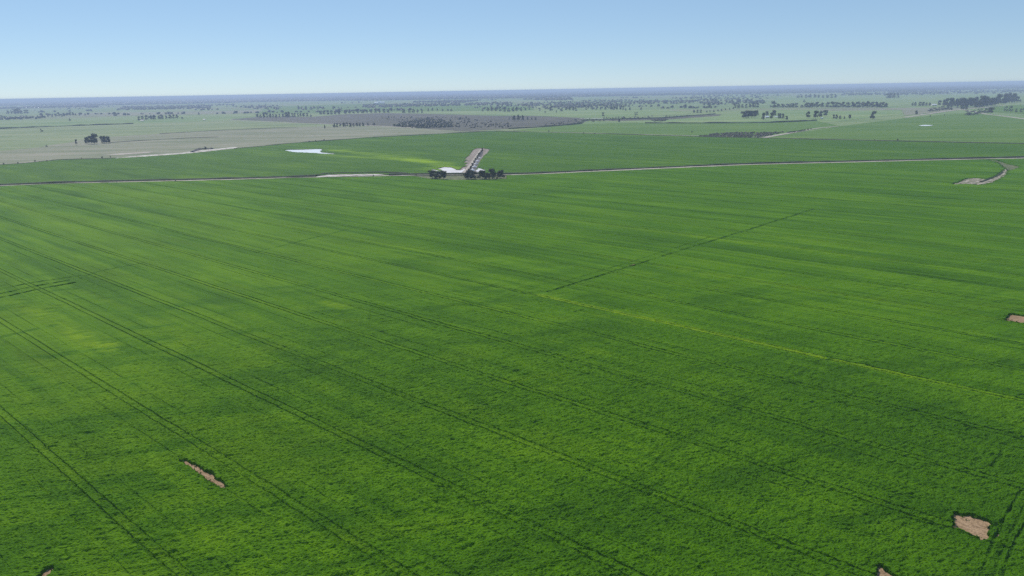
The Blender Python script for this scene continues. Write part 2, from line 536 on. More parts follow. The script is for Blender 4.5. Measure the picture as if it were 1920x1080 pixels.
def crop_height(x, y, u, v, cell):
    """height of the crop's top over the soil (metres) and how far its colour leans to yellow"""
    h = np.full(x.shape, 0.78, np.float32)
    h += 0.26 * fbm(x / 45, y / 30, 3, 2)
    # leaning swathes: ripples of clumps, longer across the wind; the small ones fade with distance
    ca, sa = math.cos(math.radians(15)), math.sin(math.radians(15))
    p, q = x * ca + y * sa, -x * sa + y * ca
    dist = np.sqrt(x * x + y * y + H * H)

    def fade(d0):
        return sstep(d0 * 1.3, d0 * 0.7, dist)
    calm = 0.30 + 0.70 * sstep(-0.25, 0.40, fbm(x / 60, y / 50, 21, 2))
    calm = calm * (0.45 + 0.55 * sstep(430, 170, y + 0.15 * x))
    wx, wy = p + 1.5 * noise(x / 12, y / 12, 27), q + 1.2 * noise(x / 9, y / 9, 29)
    if cell < 3.0:
        f1 = fade(700) * calm
        h += 0.34 * f1 * (0.5 - np.abs(noise(wx / 13, wy / 3.6, 31)) * 1.4)
        h += 0.24 * f1 * fbm(wx / 6, wy / 2.6, 33, 2)
    if cell < 1.2:
        h += 0.19 * fade(520) * (0.4 + 0.6 * calm) * noise(wx / 3.2, wy / 1.3, 41)
    if cell < 0.8:
        h += 0.21 * fade(340) * noise(wx / 1.6, wy / 0.75, 51)
    h += 0.05 * fade(560) * noise(v / 1.1, u / 45, 65) + 0.04 * fade(560) * noise(v / 2.3, u / 90, 67)
    if cell < 1.2:
        h += (RNG.random(h.shape, dtype=np.float32) - 0.5) * (0.14 * fade(330) + 0.08 * fade(640))
    if cell < 0.5:
        h += 0.14 * fade(235) * noise(x / 0.62, y / 0.62, 61)
    # tramlines (pairs of wheel marks) and the thin seams between sowing runs
    vl = (v - V0 + DV / 2) % DV - DV / 2
    wob = 0.05 * noise(u / 9, v * 0, 71)
    dpair = np.abs(np.abs(vl + wob) - PAIR)
    dthin = np.abs(np.abs(vl + wob) - THIN)
    brk = 0.85 + 0.2 * noise(u / 2.2, v / DV, 73) + 0.28 * noise(u / 37, np.floor((v - V0) / DV + 0.5), 74)
    h -= 0.41 * np.clip(brk, 0, 1) * sstep(0.36, 0.20, dpair)
    h -= 0.24 * np.clip(0.6 + 0.6 * noise(u / 14, np.floor((v - V0) / DV * 2), 75), 0, 1) * sstep(0.26, 0.12, dthin)
    tint = np.zeros(x.shape, np.float32)
    tint += 0.18 * sstep(1.0, 0.4, np.abs(vl)) * np.clip(noise(u / 40, v / 20, 77) + 0.3, 0, 1)
    # sowing runs that came up lighter or darker
    vs_ = v + 1.2 * noise(u / 90, v / 40, 5)
    run = 0.6 * noise(vs_ / 15.5, u / 420, 81) + 0.5 * noise(vs_ / 5.2, u / 160, 83)
    tint += np.where(run > 0, 0.24, 0.65) * run * sstep(150, 480, dist)
    dk = fbm(wx / 26 + 40, wy / 9, 87, 3)
    tint -= 0.55 * sstep(0.12, 0.55, dk) * fade(420) + 0.55 * sstep(-70, 130, x - 0.25 * y + 45 * fbm(x / 55, y / 40, 89, 2)) * fade(300)  # patchy deep green, plus light fall-off toward the near right painted into the tint
    tint += 0.13 * sstep(-0.15, -0.55, x / np.maximum(y, 50))  # brighter light on the left side, painted in as a yellower tint
    tint += 0.12 * sstep(0.10, 0.55, -dk) * fade(420)
    tint += 0.06 * fbm(wx / 18, wy / 6, 85, 2) * fade(500)
    near = sstep(1.2, 0.2, cell)
    for pts, w, dep in marks:
        xs_, ys_ = [a for a, _ in pts], [b for _, b in pts]
        sel = (x > min(xs_) - 8) & (x < max(xs_) + 8) & (y > min(ys_) - 8) & (y < max(ys_) + 8)
        if sel.any():
            d = dist_poly(x[sel], y[sel], pts) + 0.3 * w * noise(x[sel] / 1.3, y[sel] / 1.3, 91)
            k = sstep(w * 1.15, w * 0.7, d)
            gap = 0.7 + 0.65 * noise(x[sel] / 2.6, y[sel] / 2.6, 93)
            h[sel] -= (1.0 if w >= 0.9 else 0.8) * dep * k * np.clip(gap, 0.1, 1)
            tint[sel] -= 0.45 * k * np.clip(gap, 0, 1)
    for pts, w, s in yellow_lines:
        xs_, ys_ = [a for a, _ in pts], [b for _, b in pts]
        sel = (x > min(xs_) - 8) & (x < max(xs_) + 8) & (y > min(ys_) - 8) & (y < max(ys_) + 8)
        if sel.any():
            d = dist_poly(x[sel], y[sel], pts)
            kk = sstep(w * 1.2, w * 0.7, d)
            tint[sel] = tint[sel] * (1 - kk) + s * kk * (0.85 + 0.4 * noise(x[sel] / 2.5, y[sel] / 2.5, 95))
            h[sel] -= 0.18 * s * sstep(w * 1.2, w * 0.8, d)
    for (bx, by), a, b, s in yb:
        du, dv = (x - bx) * RU[0] + (y - by) * RU[1], (x - bx) * RV[0] + (y - by) * RV[1]
        r = (du / a) ** 2 + (dv / b) ** 2
        sel = r < 4
        if sel.any():
            tint[sel] += s * np.exp(-r[sel] * 1.3) * np.clip(0.7 + 1.3 * fbm(p[sel] / 5, q[sel] / 2, 97, 3), 0, 1.6)
    # bare patches with ragged rims, darker thick plants round them
    for k, pts in patch_w.items():
        x0, x1, y0, y1 = PM[k]
        sel = (x > x0 - 14) & (x < x1 + 14) & (y > y0 - 14) & (y < y1 + 14)
        if not sel.any():
            continue
        xx, yy = x[sel], y[sel]
        jx, jy = 0.45 * noise(xx / 0.8, yy / 0.8, 101), 0.45 * noise(xx / 0.8, yy / 0.8, 103)
        if k in ('turn', 'arm'):
            jx, jy = jx * 5, jy * 5
        ins = in_poly(xx + jx, yy + jy, pts)
        d = dist_poly(xx, yy, pts + [pts[0]])
        hh = h[sel]
        rim = sstep(6.0, 0.0, d)
        hh += 0.15 * rim * (0.5 + 0.9 * noise(xx / 0.7, yy / 0.7, 105)) * (0 if k in ('turn', 'arm') else 1)
        hh[ins] = -0.25
        h[sel] = hh
        tt = tint[sel]
        tt -= 0.4 * sstep(7.0, 0.5, d) * (0.6 + 0.4 * noise(xx / 2, yy / 2, 107)) * (1 if k in ('square', 'corner', 'edge') else 0.3)
        tint[sel] = tt
    return h, np.clip(tint, -0.9, 1)


def crop_tiles(keep_face, dmin, dmax, cmin, ratio, hfun, umin, umax, kmin, kmax, TU=32.0, cone=0.80, margin=45):
    VS, FS, TS = [], [], []
    base = 0
    for k in range(kmin, kmax + 1):
        vc = V0 + k * DV
        for iu in range(int(umin // TU), int(umax // TU) + 1):
            uc = (iu + 0.5) * TU
            cx, cy = uc * RU[0] + vc * RV[0], uc * RU[1] + vc * RV[1]
            d = math.hypot(cx, cy)
            if cy < dmin or cy > dmax or abs(cx) > cone * cy + margin:
                continue
            sl = math.hypot(d, H)
            c = max(cmin, ratio * max(sl - 18, 60) / 731.0)
            nu = max(4, int(round(TU / c)))
            ul = np.linspace(iu * TU, (iu + 1) * TU, nu + 1)
            nv = max(4, int(round(DV / c)))
            vl = np.linspace(-DV / 2, DV / 2, nv + 1)
            sp = []
            for s_ in (-1, 1):
                if c < 2.4:
                    sp += [s_ * PAIR + o for o in (-0.36, -0.2, 0.2, 0.36)]
                if c < 0.75:
                    sp += [s_ * THIN + o for o in (-0.26, -0.12, 0.12, 0.26)]
            if sp:
                sp = np.array(sp)
                inner = [a for a in vl[1:-1] if np.min(np.abs(sp - a)) > 0.12]
                vl = np.array(sorted([vl[0], vl[-1], *inner, *sp]))
            # one extra ring that hangs down closes the seams between tiles
            ulx = np.concatenate([[ul[0]], ul, [ul[-1]]])
            vlx = np.concatenate([[vl[0]], vl, [vl[-1]]]) + vc
            U, V = np.meshgrid(ulx, vlx, indexing='ij')
            jx = np.zeros(U.shape)
            x, y = U * RU[0] + V * RV[0], U * RU[1] + V * RV[1]
            z, t = hfun(x, y, U, V, c)
            z = z.copy()
            z[0, :] -= 0.5
            z[-1, :] -= 0.5
            z[:, 0] -= 0.5
            z[:, -1] -= 0.5
            a, b = U.shape
            idx = np.arange(a * b).reshape(a, b)
            f = np.stack([idx[:-1, :-1], idx[1:, :-1], idx[1:, 1:], idx[:-1, 1:]], -1).reshape(-1, 4)
            xf, yf = x.ravel(), y.ravel()
            ok = keep_face(xf[f].mean(1), yf[f].mean(1))
            f = f[ok]
            if not len(f):
                continue
            VS.append(np.stack([xf, yf, z.ravel()], 1))
            TS.append(t.ravel())
            FS.append(f + base)
            base += a * b
    return np.concatenate(VS), np.concatenate(FS), np.concatenate(TS)


def crop_object(name, data, m, label):
    v, f, t = data
    used = np.unique(f)
    re = np.zeros(len(v), np.int64)
    re[used] = np.arange(len(used))
    o = mesh_obj(name, v[used], re[f], m)
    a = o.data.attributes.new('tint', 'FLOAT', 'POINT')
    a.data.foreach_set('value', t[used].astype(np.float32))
    return tag(o, label, 'crop field', kind='structure')


tx, ty = [p.x for p in track_w], [p.y for p in track_w]
bx_, by_ = [p.x for p in border_w], [p.y for p in border_w]
YARD = {
    'strip': [(889, 327), (893, 318), (897, 309), (902, 300), (908, 292), (914, 287), (918.5, 280.5), (905, 278), (893, 278.5), (887, 281.5), (883, 286), (879, 292), (873, 297), (872, 299.3), (877, 300), (870, 304), (871, 305.5), (877, 306), (870, 309), (872, 310.5), (876, 311.5), (867, 314), (863, 317.5), (858, 320), (858, 327)],
    'spread': [(806, 318), (816, 318.6), (824, 320.5), (830, 319.5), (820, 316.5), (826, 315.2), (832, 313.5), (846, 314), (856, 318.5), (862, 319.5), (871, 316), (868, 322), (864, 327), (846, 325.5), (834, 325), (838, 322.5), (824, 321.6), (812, 320)],
    'spread2': [(888, 325.5), (893, 319), (897, 315), (908, 318.5), (911, 320.3), (900, 320.5), (895, 326)],
    'pond': [(532, 281.8), (545, 281), (570, 280.6), (588, 279.8), (600, 279.6), (609, 280.4), (602, 281.4), (606, 282.2), (600, 283.4), (604, 286), (615, 287.2), (627, 288.2), (627, 289.6), (606, 289), (590, 287.2), (565, 286.4), (548, 285.4), (540, 283.4)],
    'clearing': [(770, 330.5), (806, 329), (900, 329), (950, 329), (950, 336.2), (925, 338), (890, 338.5), (850, 338.3), (812, 337), (790, 333.5)],
    'dug': [(588, 332.6), (600, 330), (612, 328), (640, 327), (690, 326.2), (724, 326.6), (712, 328.2), (640, 330.2)],
}
YW = {k: W(*v) for k, v in YARD.items()}


def clear_of(x, y, *keys):
    r = np.ones(x.shape, bool)
    for k in keys:
        jx, jy = 0.8 * noise(x / 2.5, y / 2.5, 121), 0.8 * noise(x / 2.5, y / 2.5, 123)
        r &= ~in_poly(x + jx, y + jy, YW[k])
    return r


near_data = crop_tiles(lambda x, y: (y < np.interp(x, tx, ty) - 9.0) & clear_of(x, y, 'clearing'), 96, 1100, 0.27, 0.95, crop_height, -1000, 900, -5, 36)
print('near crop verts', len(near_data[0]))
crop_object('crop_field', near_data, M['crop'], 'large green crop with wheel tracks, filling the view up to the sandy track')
# what the tiles rest on and the rest of the same field, out to the sides
sheet('crop_field', [(tx[0] - 200, -300), *[(a - 0, b - 8) for a, b in zip(tx, ty)], (tx[-1] + 200, -300)], M['crop'], -0.30, 'green crop carrying on to the sides of the view', 'crop field', world=True)

back_marks = [(W((880, 284), (905, 279), (960, 280)), 3, 0.4), (W((640, 288), (672, 285)), 3, 0.5), (W((255, 302), (300, 304), (335, 310)), 4, 0.4), (W((200, 318), (250, 318), (300, 314)), 4, 0.4), (W((195, 318), (240, 328), (262, 334)), 4, 0.4), (W((505, 327), (540, 325)), 3, 0.3)]
yb2 = [(W((632, 282), (672, 288), (760, 297), (822, 307), (850, 318)), 9, 0.80), (W((560, 280), (632, 283)), 8, 0.25), (W((610, 291), (700, 297), (800, 305)), 8, 0.5), (W((893, 300), (882, 312)), 4, 0.9), (W((800, 316), (840, 320)), 7, 0.5), (W((700, 285), (760, 291), (800, 299)), 6, 0.2)]


def back_height(x, y, u, v, cell):
    h = 0.6 + 0.35 * fbm(x / 60, y / 45, 203, 2) + 0.22 * fbm(x / 9, y / 9, 205, 2)
    run = 0.6 * noise(v / 15.5, u / 420, 207) + 0.5 * noise(v / 6.0, u / 160, 208)
    tint = np.where(run > 0, 0.18, 0.5) * run + 0.12 * fbm(x / 70, y / 70, 209, 2)
    for pts, w, dep in back_marks:
        d = dist_poly(x, y, pts)
        h = h - dep * sstep(w * 1.3, w * 0.5, d)
        tint = tint - 0.5 * sstep(w * 2.0, w * 0.6, d)
    for pts, w, s in yb2:
        d = dist_poly(x, y, pts)
        tint = tint + s * sstep(w * 3.4, w * 0.3, d) * (0.75 + 0.35 * fbm(x / 14, y / 14, 211, 2))
    return h, np.clip(tint, -0.9, 1)


back_data = crop_tiles(lambda x, y: clear_of(x, y, 'strip', 'spread', 'spread2', 'pond', 'dug') & (y > np.interp(x, tx, ty) + 16.0) & (y < np.interp(x, bx_, by_) - 4), 830, 1950, 1.5, 1.6, back_height, -2300, 1400, -12, 80, cone=0.82, margin=120)
print('back crop verts', len(back_data[0]))
crop_object('crop_field', back_data, M['crop2'], 'green crop beyond the sandy track, with a yellow flowering streak')

# soil under the bare places
names = {'long': 'long thin bare pinkish patch in the crop, crossing a wheel track', 'square': 'square bare pinkish patch beside the curved wheel tracks', 'corner': 'bare patch cut by the bottom of the view',
         'edge': 'bare patch at the side of the view with a dark rim', 'slim': 'small slit of bare soil in the near corner of the crop', 'turn': 'long lobe of dug sandy earth in the crop below the far end of the track', 'arm': 'hooked grassy scrape joining the dug sandy lobe to the track'}
for k, pts in patch_w.items():
    cxm, cym = sum(p[0] for p in pts) / len(pts), sum(p[1] for p in pts) / len(pts)
    grow = [((p[0] - cxm) * 1.06 + cxm + (2 if p[0] > cxm else -2) * 0.8, (p[1] - cym) * 1.06 + cym + (2 if p[1] > cym else -2) * 0.8) for p in pts]
    if k in ('turn', 'arm'):
        grow = pts
    sheet('bare_soil', grow, M['scrape'] if k == 'turn' else M['verge'] if k == 'arm' else M['soil'], 0.02, names[k], 'bare soil', world=True, step=4, amp=0.3)
for i, (pts, lab) in enumerate([(W((1308, 459), (1322, 456)), 'farther of two bare scrapes on the dark cross track'), (W((1172, 502), (1190, 498)), 'nearer of two bare scrapes on the dark cross track')]):
    (ax, ay), (bx2, by2) = pts
    sheet('bare_soil', [(ax, ay - 0.5), (bx2, by2 - 0.5), (bx2, by2 + 0.4), (ax, ay + 0.4)], M['soil'], 0.72 + 0.02 * i, lab, 'bare soil', world=True, step=2, amp=0.5)

# stunted plants thinning out over the bare places, and ragged tall ones at their rims
def tufts():
    r = np.random.default_rng(5)
    vs, fs = [], []
    for k in ('long', 'square', 'corner', 'edge', 'slim'):
        pts = patch_w[k]
        x0, x1, y0, y1 = PM[k]
        area = (x1 - x0 + 4) * (y1 - y0 + 4)
        n_ = int(area * 3.0)
        X, Y = r.uniform(x0 - 2, x1 + 2, n_), r.uniform(y0 - 2, y1 + 2, n_)
        ins = in_poly(X, Y, pts)
        dd_ = dist_poly(X, Y, pts + [pts[0]])
        pr = np.where(ins, 0.35 * np.exp(-dd_ / 0.35) + 0.13 * (noise(X / 1.3, Y / 1.3, 7) > 0.25), 0)
        sel = r.random(n_) < pr
        for x, y, ii, d_ in zip(X[sel], Y[sel], ins[sel], dd_[sel]):
            hgt = r.uniform(0.18, 0.45) if ii and d_ > 0.6 else r.uniform(0.45, 0.95)
            for b_ in range(7):
                a_ = r.uniform(0, 6.28)
                w_, l_ = r.uniform(0.05, 0.12), hgt * r.uniform(0.5, 1.0)
                ox, oy = r.normal(0, 0.14, 2)
                tx_, ty_ = ox + math.cos(a_) * l_ * 0.35, oy + math.sin(a_) * l_ * 0.35
                px_, py_ = -math.sin(a_) * w_, math.cos(a_) * w_
                o_ = len(vs)
                vs += [(x + ox - px_, y + oy - py_, 0.0), (x + ox + px_, y + oy + py_, 0.0), (x + tx_ + px_ * 1.2, y + ty_ + py_ * 1.2, l_ * 0.7), (x + tx_ * 1.5, y + ty_ * 1.5, l_), (x + tx_ - px_ * 1.2, y + ty_ - py_ * 1.2, l_ * 0.7)]
                fs.append((o_, o_ + 1, o_ + 2, o_ + 3, o_ + 4))
    o = mesh_obj('crop_plants', vs, fs, M['crop'])
    return tag(o, 'ragged crop plants along the rims of the bare patches', 'plants', kind='stuff')


tufts()

# ------------------------------------------------------------------ the track, drain and dug strips
strip('sandy_track', TRACK, 12.0, M['sand'], 0.05, 'pale sandy farm track running right across between the two crops', 'track', jit=0.25)
BANKP = [(-0.5, 0.0), (-0.32, 1.3), (0.2, 1.5), (0.5, 0.0)]
strip('drain_bank', TRACK[:6] + [(588, 332.4)], 8.5, M['bank'], 0.0, 'dark weedy bank along the sandy track, ending at the pale dug strip', 'bank', off=10.0, jit=0.35, profile=BANKP)
strip('drain_bank', [(728, 329.8)] + TRACK[7:], 8.5, M['bank'], 0.0, 'dark weedy bank along the sandy track, past the grove and away', 'bank', off=10.0, jit=0.35, profile=BANKP)
strip('drain_bank', [(560, 331.5), (590, 330.2), (612, 326.8), (640, 325.4), (690, 324.8), (728, 325), (760, 326.8)], 7, M['bank'], 0.0, 'dark weedy bank behind the pale dug strip', 'bank', off=4, jit=0.35, profile=BANKP)
strip('weedy_verge', TRACK[:9], 6.0, M['bank'], 0.0, 'dark grass verge on the near side of the sandy track', 'verge', off=-7.0, jit=0.4, profile=[(-0.5, 0.1), (-0.1, 0.9), (0.5, 0.1)])
strip('weedy_verge', TRACK[8:], 7.0, M['verge'], 0.0, 'dry grass verge on the near side of the sandy track past the grove', 'verge', off=-7.5, jit=0.4, profile=[(-0.5, 0.1), (-0.1, 0.7), (0.5, 0.1)])
strip('border_bank', BORDER[:5], 6.0, M['bank'], 0.0, 'dark fence line bank between the far crop and the near end of the stubble', 'bank', step=25, jit=0.4, profile=[(-0.5, 0.0), (-0.2, 0.9), (0.2, 0.9), (0.5, 0.0)])
strip('border_bank', BORDER[6:9], 7.0, M['bank'], 0.0, 'dark fence line bank between the far crop and the far end of the stubble', 'bank', step=25, jit=0.4, profile=[(-0.5, 0.0), (-0.2, 1.3), (0.2, 1.3), (0.5, 0.0)])
strip('border_bank', [(360, 285.3), (372, 280.6), (385, 279.6), (398, 279.6)], 9, M['dark_soil'], 0.1, 'dark spoil bank on the long tan strip', 'bank', step=12, jit=0.5, profile=[(-0.5, 0.0), (-0.1, 2.4), (0.5, 0.0)])
strip('border_bank', BORDER[8:], 8.0, M['bank'], 0.0, 'dark weedy bank between the far crop and the green paddocks', 'bank', step=25, jit=0.4, profile=[(-0.5, 0.0), (-0.2, 1.4), (0.2, 1.4), (0.5, 0.0)])
strip('sandy_track', [(920, 246), (960, 247), (1050, 248.5), (1150, 251), (1300, 254.8), (1440, 258)], 7, M['sand'], 0.06, 'thin pale track along the near edge of the light green paddock', 'track', off=8, step=25)
strip('sandy_track', [(1440, 258.5), (1600, 262), (1760, 265.5), (1920, 269), (2150, 274.5)], 8, M['verge'], 0.06, 'grassy track along the near edge of the bright green paddock', 'track', off=6, step=25)
strip('sandy_track', [(1432, 258), (1462, 252.5), (1500, 246), (1535, 240), (1572, 236.5)], lambda t: 13 - 6 * t, M['sand'], 0.09, 'pale track slanting between two green paddocks behind the dark scrub', 'track', step=20)
strip('sandy_track', [(1696, 220), (1720, 216.5), (1744, 213), (1775, 208.5), (1806, 205), (1840, 202), (1866, 199), (1890, 197)], 14, M['sand'], 0.12, 'white lane climbing toward the wood behind the bright green paddock', 'track', step=25)
strip('sandy_track', [(1806, 205.5), (1830, 210), (1850, 214), (1880, 217.5), (1920, 223), (2000, 234)], 12, M['sand'], 0.14, 'pale lane dropping away from the wood past the brown bushes', 'track', step=25)
strip('sandy_track', [(1708, 208), (1760, 208), (1800, 206)], 10, M['sand'], 0.16, 'faint pale lane past the low shrubs below the wood', 'track', step=25)
strip('sandy_track', [(430, 224.5), (520, 229), (600, 231.8), (700, 236), (780, 240)], 14, M['sand'], 0.08, 'pale track along the lower edge of the dark fallow', 'track', step=30)
strip('sandy_track', [(1086, 222.5), (1110, 222.3), (1132, 222.6)], 14, M['clay'], 0.1, 'short white strip of track beside the drain in the fallow', 'track', step=30)
strip('drain_bank', [(955, 241.5), (1010, 238.5), (1080, 233), (1090, 230), (1098, 226), (1160, 223.8), (1240, 221.5), (1300, 217), (1340, 214)], 12, M['bank'], 0.0, 'dark crooked drain bank at the edge of the fallow', 'bank', step=25, jit=0.3, profile=[(-0.5, 0.0), (-0.2, 3.0), (0.2, 3.0), (0.5, 0.0)])
strip('hedge', [(1210, 231), (1290, 231.2), (1380, 230.8), (1440, 230), (1490, 228.3), (1530, 226)], 9, M['bank'], 0.0, 'long low dark hedge in front of the farm house', 'hedge', step=18, jit=0.5, profile=[(-0.5, 0.0), (-0.25, 2.6), (0.2, 2.9), (0.5, 0.0)], kind='thing')
strip('hedge', [(-60, 243.5), (0, 241.5), (60, 239), (150, 235.5), (250, 232)], 11, M['bank'], 0.0, 'long thin dark hedge across the grey green pasture', 'hedge', step=25, jit=0.6, profile=[(-0.5, 0.0), (-0.25, 2.8), (0.2, 3.2), (0.5, 0.0)], kind='thing')
strip('weedy_verge', [(208, 267.5), (260, 264), (340, 259.5), (410, 257)], 6, M['bank'], 0.0, 'faint dark fence line through the stubble behind the lone trees', 'verge', step=25, jit=0.6, profile=[(-0.5, 0.0), (0, 1.0), (0.5, 0.0)])
strip('weedy_verge', [(300, 251), (420, 244), (560, 238.5)], 6, M['bank'], 0.0, 'faint dark line along the upper edge of the stubble', 'verge', step=25, jit=0.6, profile=[(-0.5, 0.0), (0, 1.0), (0.5, 0.0)])
for pix, m, lab in [
    (YARD['dug'], 'tan', 'pale pinkish dug strip along the bank of the track, well short of the grove'),
    ([(213, 296.6), (250, 293), (300, 289), (340, 286.5), (366, 283), (400, 279.5), (440, 275.6), (446, 277.2), (412, 281.3), (362, 287), (310, 291.8), (260, 295.8)], 'tan', 'long pale tan scraped strip between the stubble and the far crop'),
    ([(0, 309), (60, 303), (95, 299.5), (96, 301), (60, 305), (0, 310.5)], 'sand', 'thin pale scrape at the near end of the fence line'),
    ([(190, 291), (215, 288.5), (260, 285.5), (290, 284), (280, 286.5), (230, 290)], 'sand', 'faint pale scrape above the long tan strip'),
    ([(806, 318.5), (818, 317), (822, 320), (812, 321)], 'clay', 'small white sliver of sand at the tip of the sandy spread'),
    ([(1610, 303.5), (1625, 300.5), (1650, 300.5), (1660, 303)], 'sand', 'small pale sandy rise beside the track'),
    (YARD['clearing'], 'verge', 'dry grassy clearing around the grove'),
]:
    sheet('bare_soil', pix, M[m], 0.06, lab, 'bare soil', step=12, amp=1.2)
strip('weedy_verge', [(1838, 341.5), (1852, 336.5), (1868, 330.5), (1880, 322.5)], 3.5, M['bank'], 0.05, 'dark weedy rut inside the dug sandy lobe', 'verge', step=8, jit=0.5, profile=[(-0.5, 0.0), (0, 0.8), (0.5, 0.0)])
strip('weedy_verge', [(1797, 346.3), (1806, 345.8), (1818, 346.2), (1832, 346.6)], 3.0, M['bank'], 0.05, 'broken dark weeds along the near rim of the dug sandy lobe', 'verge', step=6, jit=0.9, profile=[(-0.5, 0.0), (0, 0.8), (0.5, 0.0)])
# the sandy strip with its row of dark trees
sheet('sandy_strip', YARD['strip'], M['spoil'], 0.04, 'sandy dug strip running away from the grove into the far crop', 'sand', step=8, amp=1.0)
strip('dirt_road', [(866, 327), (875, 318), (882, 309), (889, 299), (896, 289), (902, 280)], 4.0, M['sand'], 0.12, 'narrow pale road up the sandy strip', 'road', step=10)
sheet('dark_earth', [(874, 326.5), (881, 315), (886, 307), (892, 298), (897, 290), (902, 282), (907, 281), (905, 289), (901, 297), (897, 306), (893, 315), (888, 326.5)], M['dark_soil'], 0.09, 'dark damp earth under the row of small trees on the sandy strip', 'earth', step=8, amp=1.0)
sheet('sand_spread', YARD['spread'], M['clay'], 0.07, 'white sandy spread at the foot of the sandy strip, beside the smaller grove', 'sand', step=8, amp=1.5)
sheet('sand_spread', YARD['spread2'], M['clay'], 0.14, 'small white sandy spread between the larger grove and the dark earth', 'sand', step=6, amp=1.0)
# water
sheet('pond', YARD['pond'], M['water'], 0.10, 'white shining sheet of water lying in the far crop', 'pond', step=10, amp=1.2)
sheet('muddy_margin', [(x + (2.5 if x > 575 else -2.5), y + (0.5 if y > 283.3 else -0.5)) for x, y in YARD['pond']], M['spoil'], 0.05, 'thin muddy margin round the white sheet of water', 'mud', step=8, amp=2.0)
sheet('pond', [(1721, 235.4), (1735, 234.3), (1750, 235), (1742, 236.3), (1728, 236.3)], M['water'], 0.4, 'small white sliver of water in the bright green paddock', 'pond', step=20, amp=2)

# ------------------------------------------------------------------ trees
def tube(path, radii, k=6):
    vs, fs = [], []
    for i, (p, r) in enumerate(zip(path, radii)):
        d = (path[min(i + 1, len(path) - 1)] - path[max(i - 1, 0)]).normalized()
        a = d.orthogonal().normalized()
        b = d.cross(a)
        for j in range(k):
            t = 2 * math.pi * j / k
            vs.append(tuple(p + (a * math.cos(t) + b * math.sin(t)) * r))
    for i in range(len(path) - 1):
        for j in range(k):
            fs.append((i * k + j, i * k + (j + 1) % k, (i + 1) * k + (j + 1) % k, (i + 1) * k + j))
    return vs, fs


def tree_meshes(seed, spread=0.42, low=0.28, leaves=700, size=0.055, flat=0.75, blobs=9):
    """unit tree (height 1): trunk and limbs, and a crown of leaf clumps round the limb ends"""
    r = random.Random(seed)
    tv, tf = [], []

    def add(path, rad):
        v, f = tube(path, rad)
        o = len(tv)
        tv.extend(v)
        tf.extend([tuple(i + o for i in q) for q in f])
    lean = Vector((r.uniform(-.06, .06), r.uniform(-.06, .06), 0))
    fork = Vector((0, 0, low + 0.05)) + lean
    add([Vector((0, 0, -0.02)), Vector((0, 0, low * 0.5)) + lean * 0.3, fork], [0.034, 0.024, 0.020])
    ends = []
    for i in range(blobs):
        a = 2 * math.pi * (i + r.uniform(-.3, .3)) / blobs
        rr = spread * r.uniform(0.25, 0.78)
        e = Vector((math.cos(a) * rr, math.sin(a) * rr, r.uniform(low + 0.18, 0.86)))
        if i < 2:
            e = Vector((math.cos(a) * rr * 0.4, math.sin(a) * rr * 0.4, r.uniform(0.74, 0.86)))
        mid = fork.lerp(e, 0.5) + Vector((r.uniform(-.03, .03), r.uniform(-.03, .03), 0.03))
        add([fork, mid, e], [0.015, 0.010, 0.004])
        ends.append(e)
    for e in [Vector((math.cos(t) * spread * 0.55, math.sin(t) * spread * 0.55, low + 0.12)) for t in (0.4, 2.5, 4.6)]:
        ends.append(e)
    cv, cf = [], []
    for i in range(leaves):
        e = ends[r.randrange(len(ends))]
        rad = spread * r.uniform(0.34, 0.46)
        d = Vector((r.gauss(0, 1), r.gauss(0, 1), r.gauss(0, 1))).normalized() * rad * (r.random() ** 0.45)
        d.z *= flat
        p = e + d
        s = size * r.uniform(0.6, 1.3)
        nx = Vector((r.gauss(0, 1), r.gauss(0, 1), r.gauss(0, 1))).normalized()
        a = nx.orthogonal().normalized() * s
        b = nx.cross(a).normalized() * s * r.uniform(0.5, 0.9)
        o = len(cv)
        cv += [tuple(p - a), tuple(p + b * .8), tuple(p + a), tuple(p - b)]
        cf.append((o, o + 1, o + 2, o + 3))
    return (tv, tf), (cv, cf)


def proto(name, seed, m, **kw):
    (tv, tf), (cv, cf) = tree_meshes(seed, **kw)
    t = bpy.data.meshes.new('trunk')
    t.from_pydata(tv, [], tf)
    t.materials.append(M['bark'])
    c = bpy.data.meshes.new('crown')
    c.from_pydata(cv, [], cf)
    c.materials.append(m)
    j = bpy.data.meshes.new(name)
    o = len(tv)
    j.from_pydata(tv + cv, [], tf + [tuple(i + o for i in q) for q in cf])
    j.materials.append(M['bark'])
    j.materials.append(m)
    j.polygons.foreach_set('material_index', [0] * len(tf) + [1] * len(cf))
    return t, c, j


BIG = [proto('tree', s, M['leaf'], spread=sp, low=lo, leaves=1300, size=0.05) for s, sp, lo in ((1, .58, .14), (2, .52, .18), (3, .62, .12), (4, .50, .22))]
FAR = [proto('tree', 10 + s, M['leaf'], spread=sp, low=lo, leaves=230, size=0.10, blobs=7) for s, sp, lo in ((1, .52, .10), (2, .46, .16), (3, .60, .12), (4, .42, .14))]
GRN = [proto('tree', 20 + s, M['leaf2'], spread=sp, low=0.1, leaves=200, size=0.09, blobs=7) for s, sp in ((1, .48), (2, .56))]
DRY = [proto('bush', 30 + s, M['scrub'], spread=sp, low=0.06, leaves=180, size=0.10, blobs=7) for s, sp in ((1, .6), (2, .8))]
clusters = {}
_seq = [0]


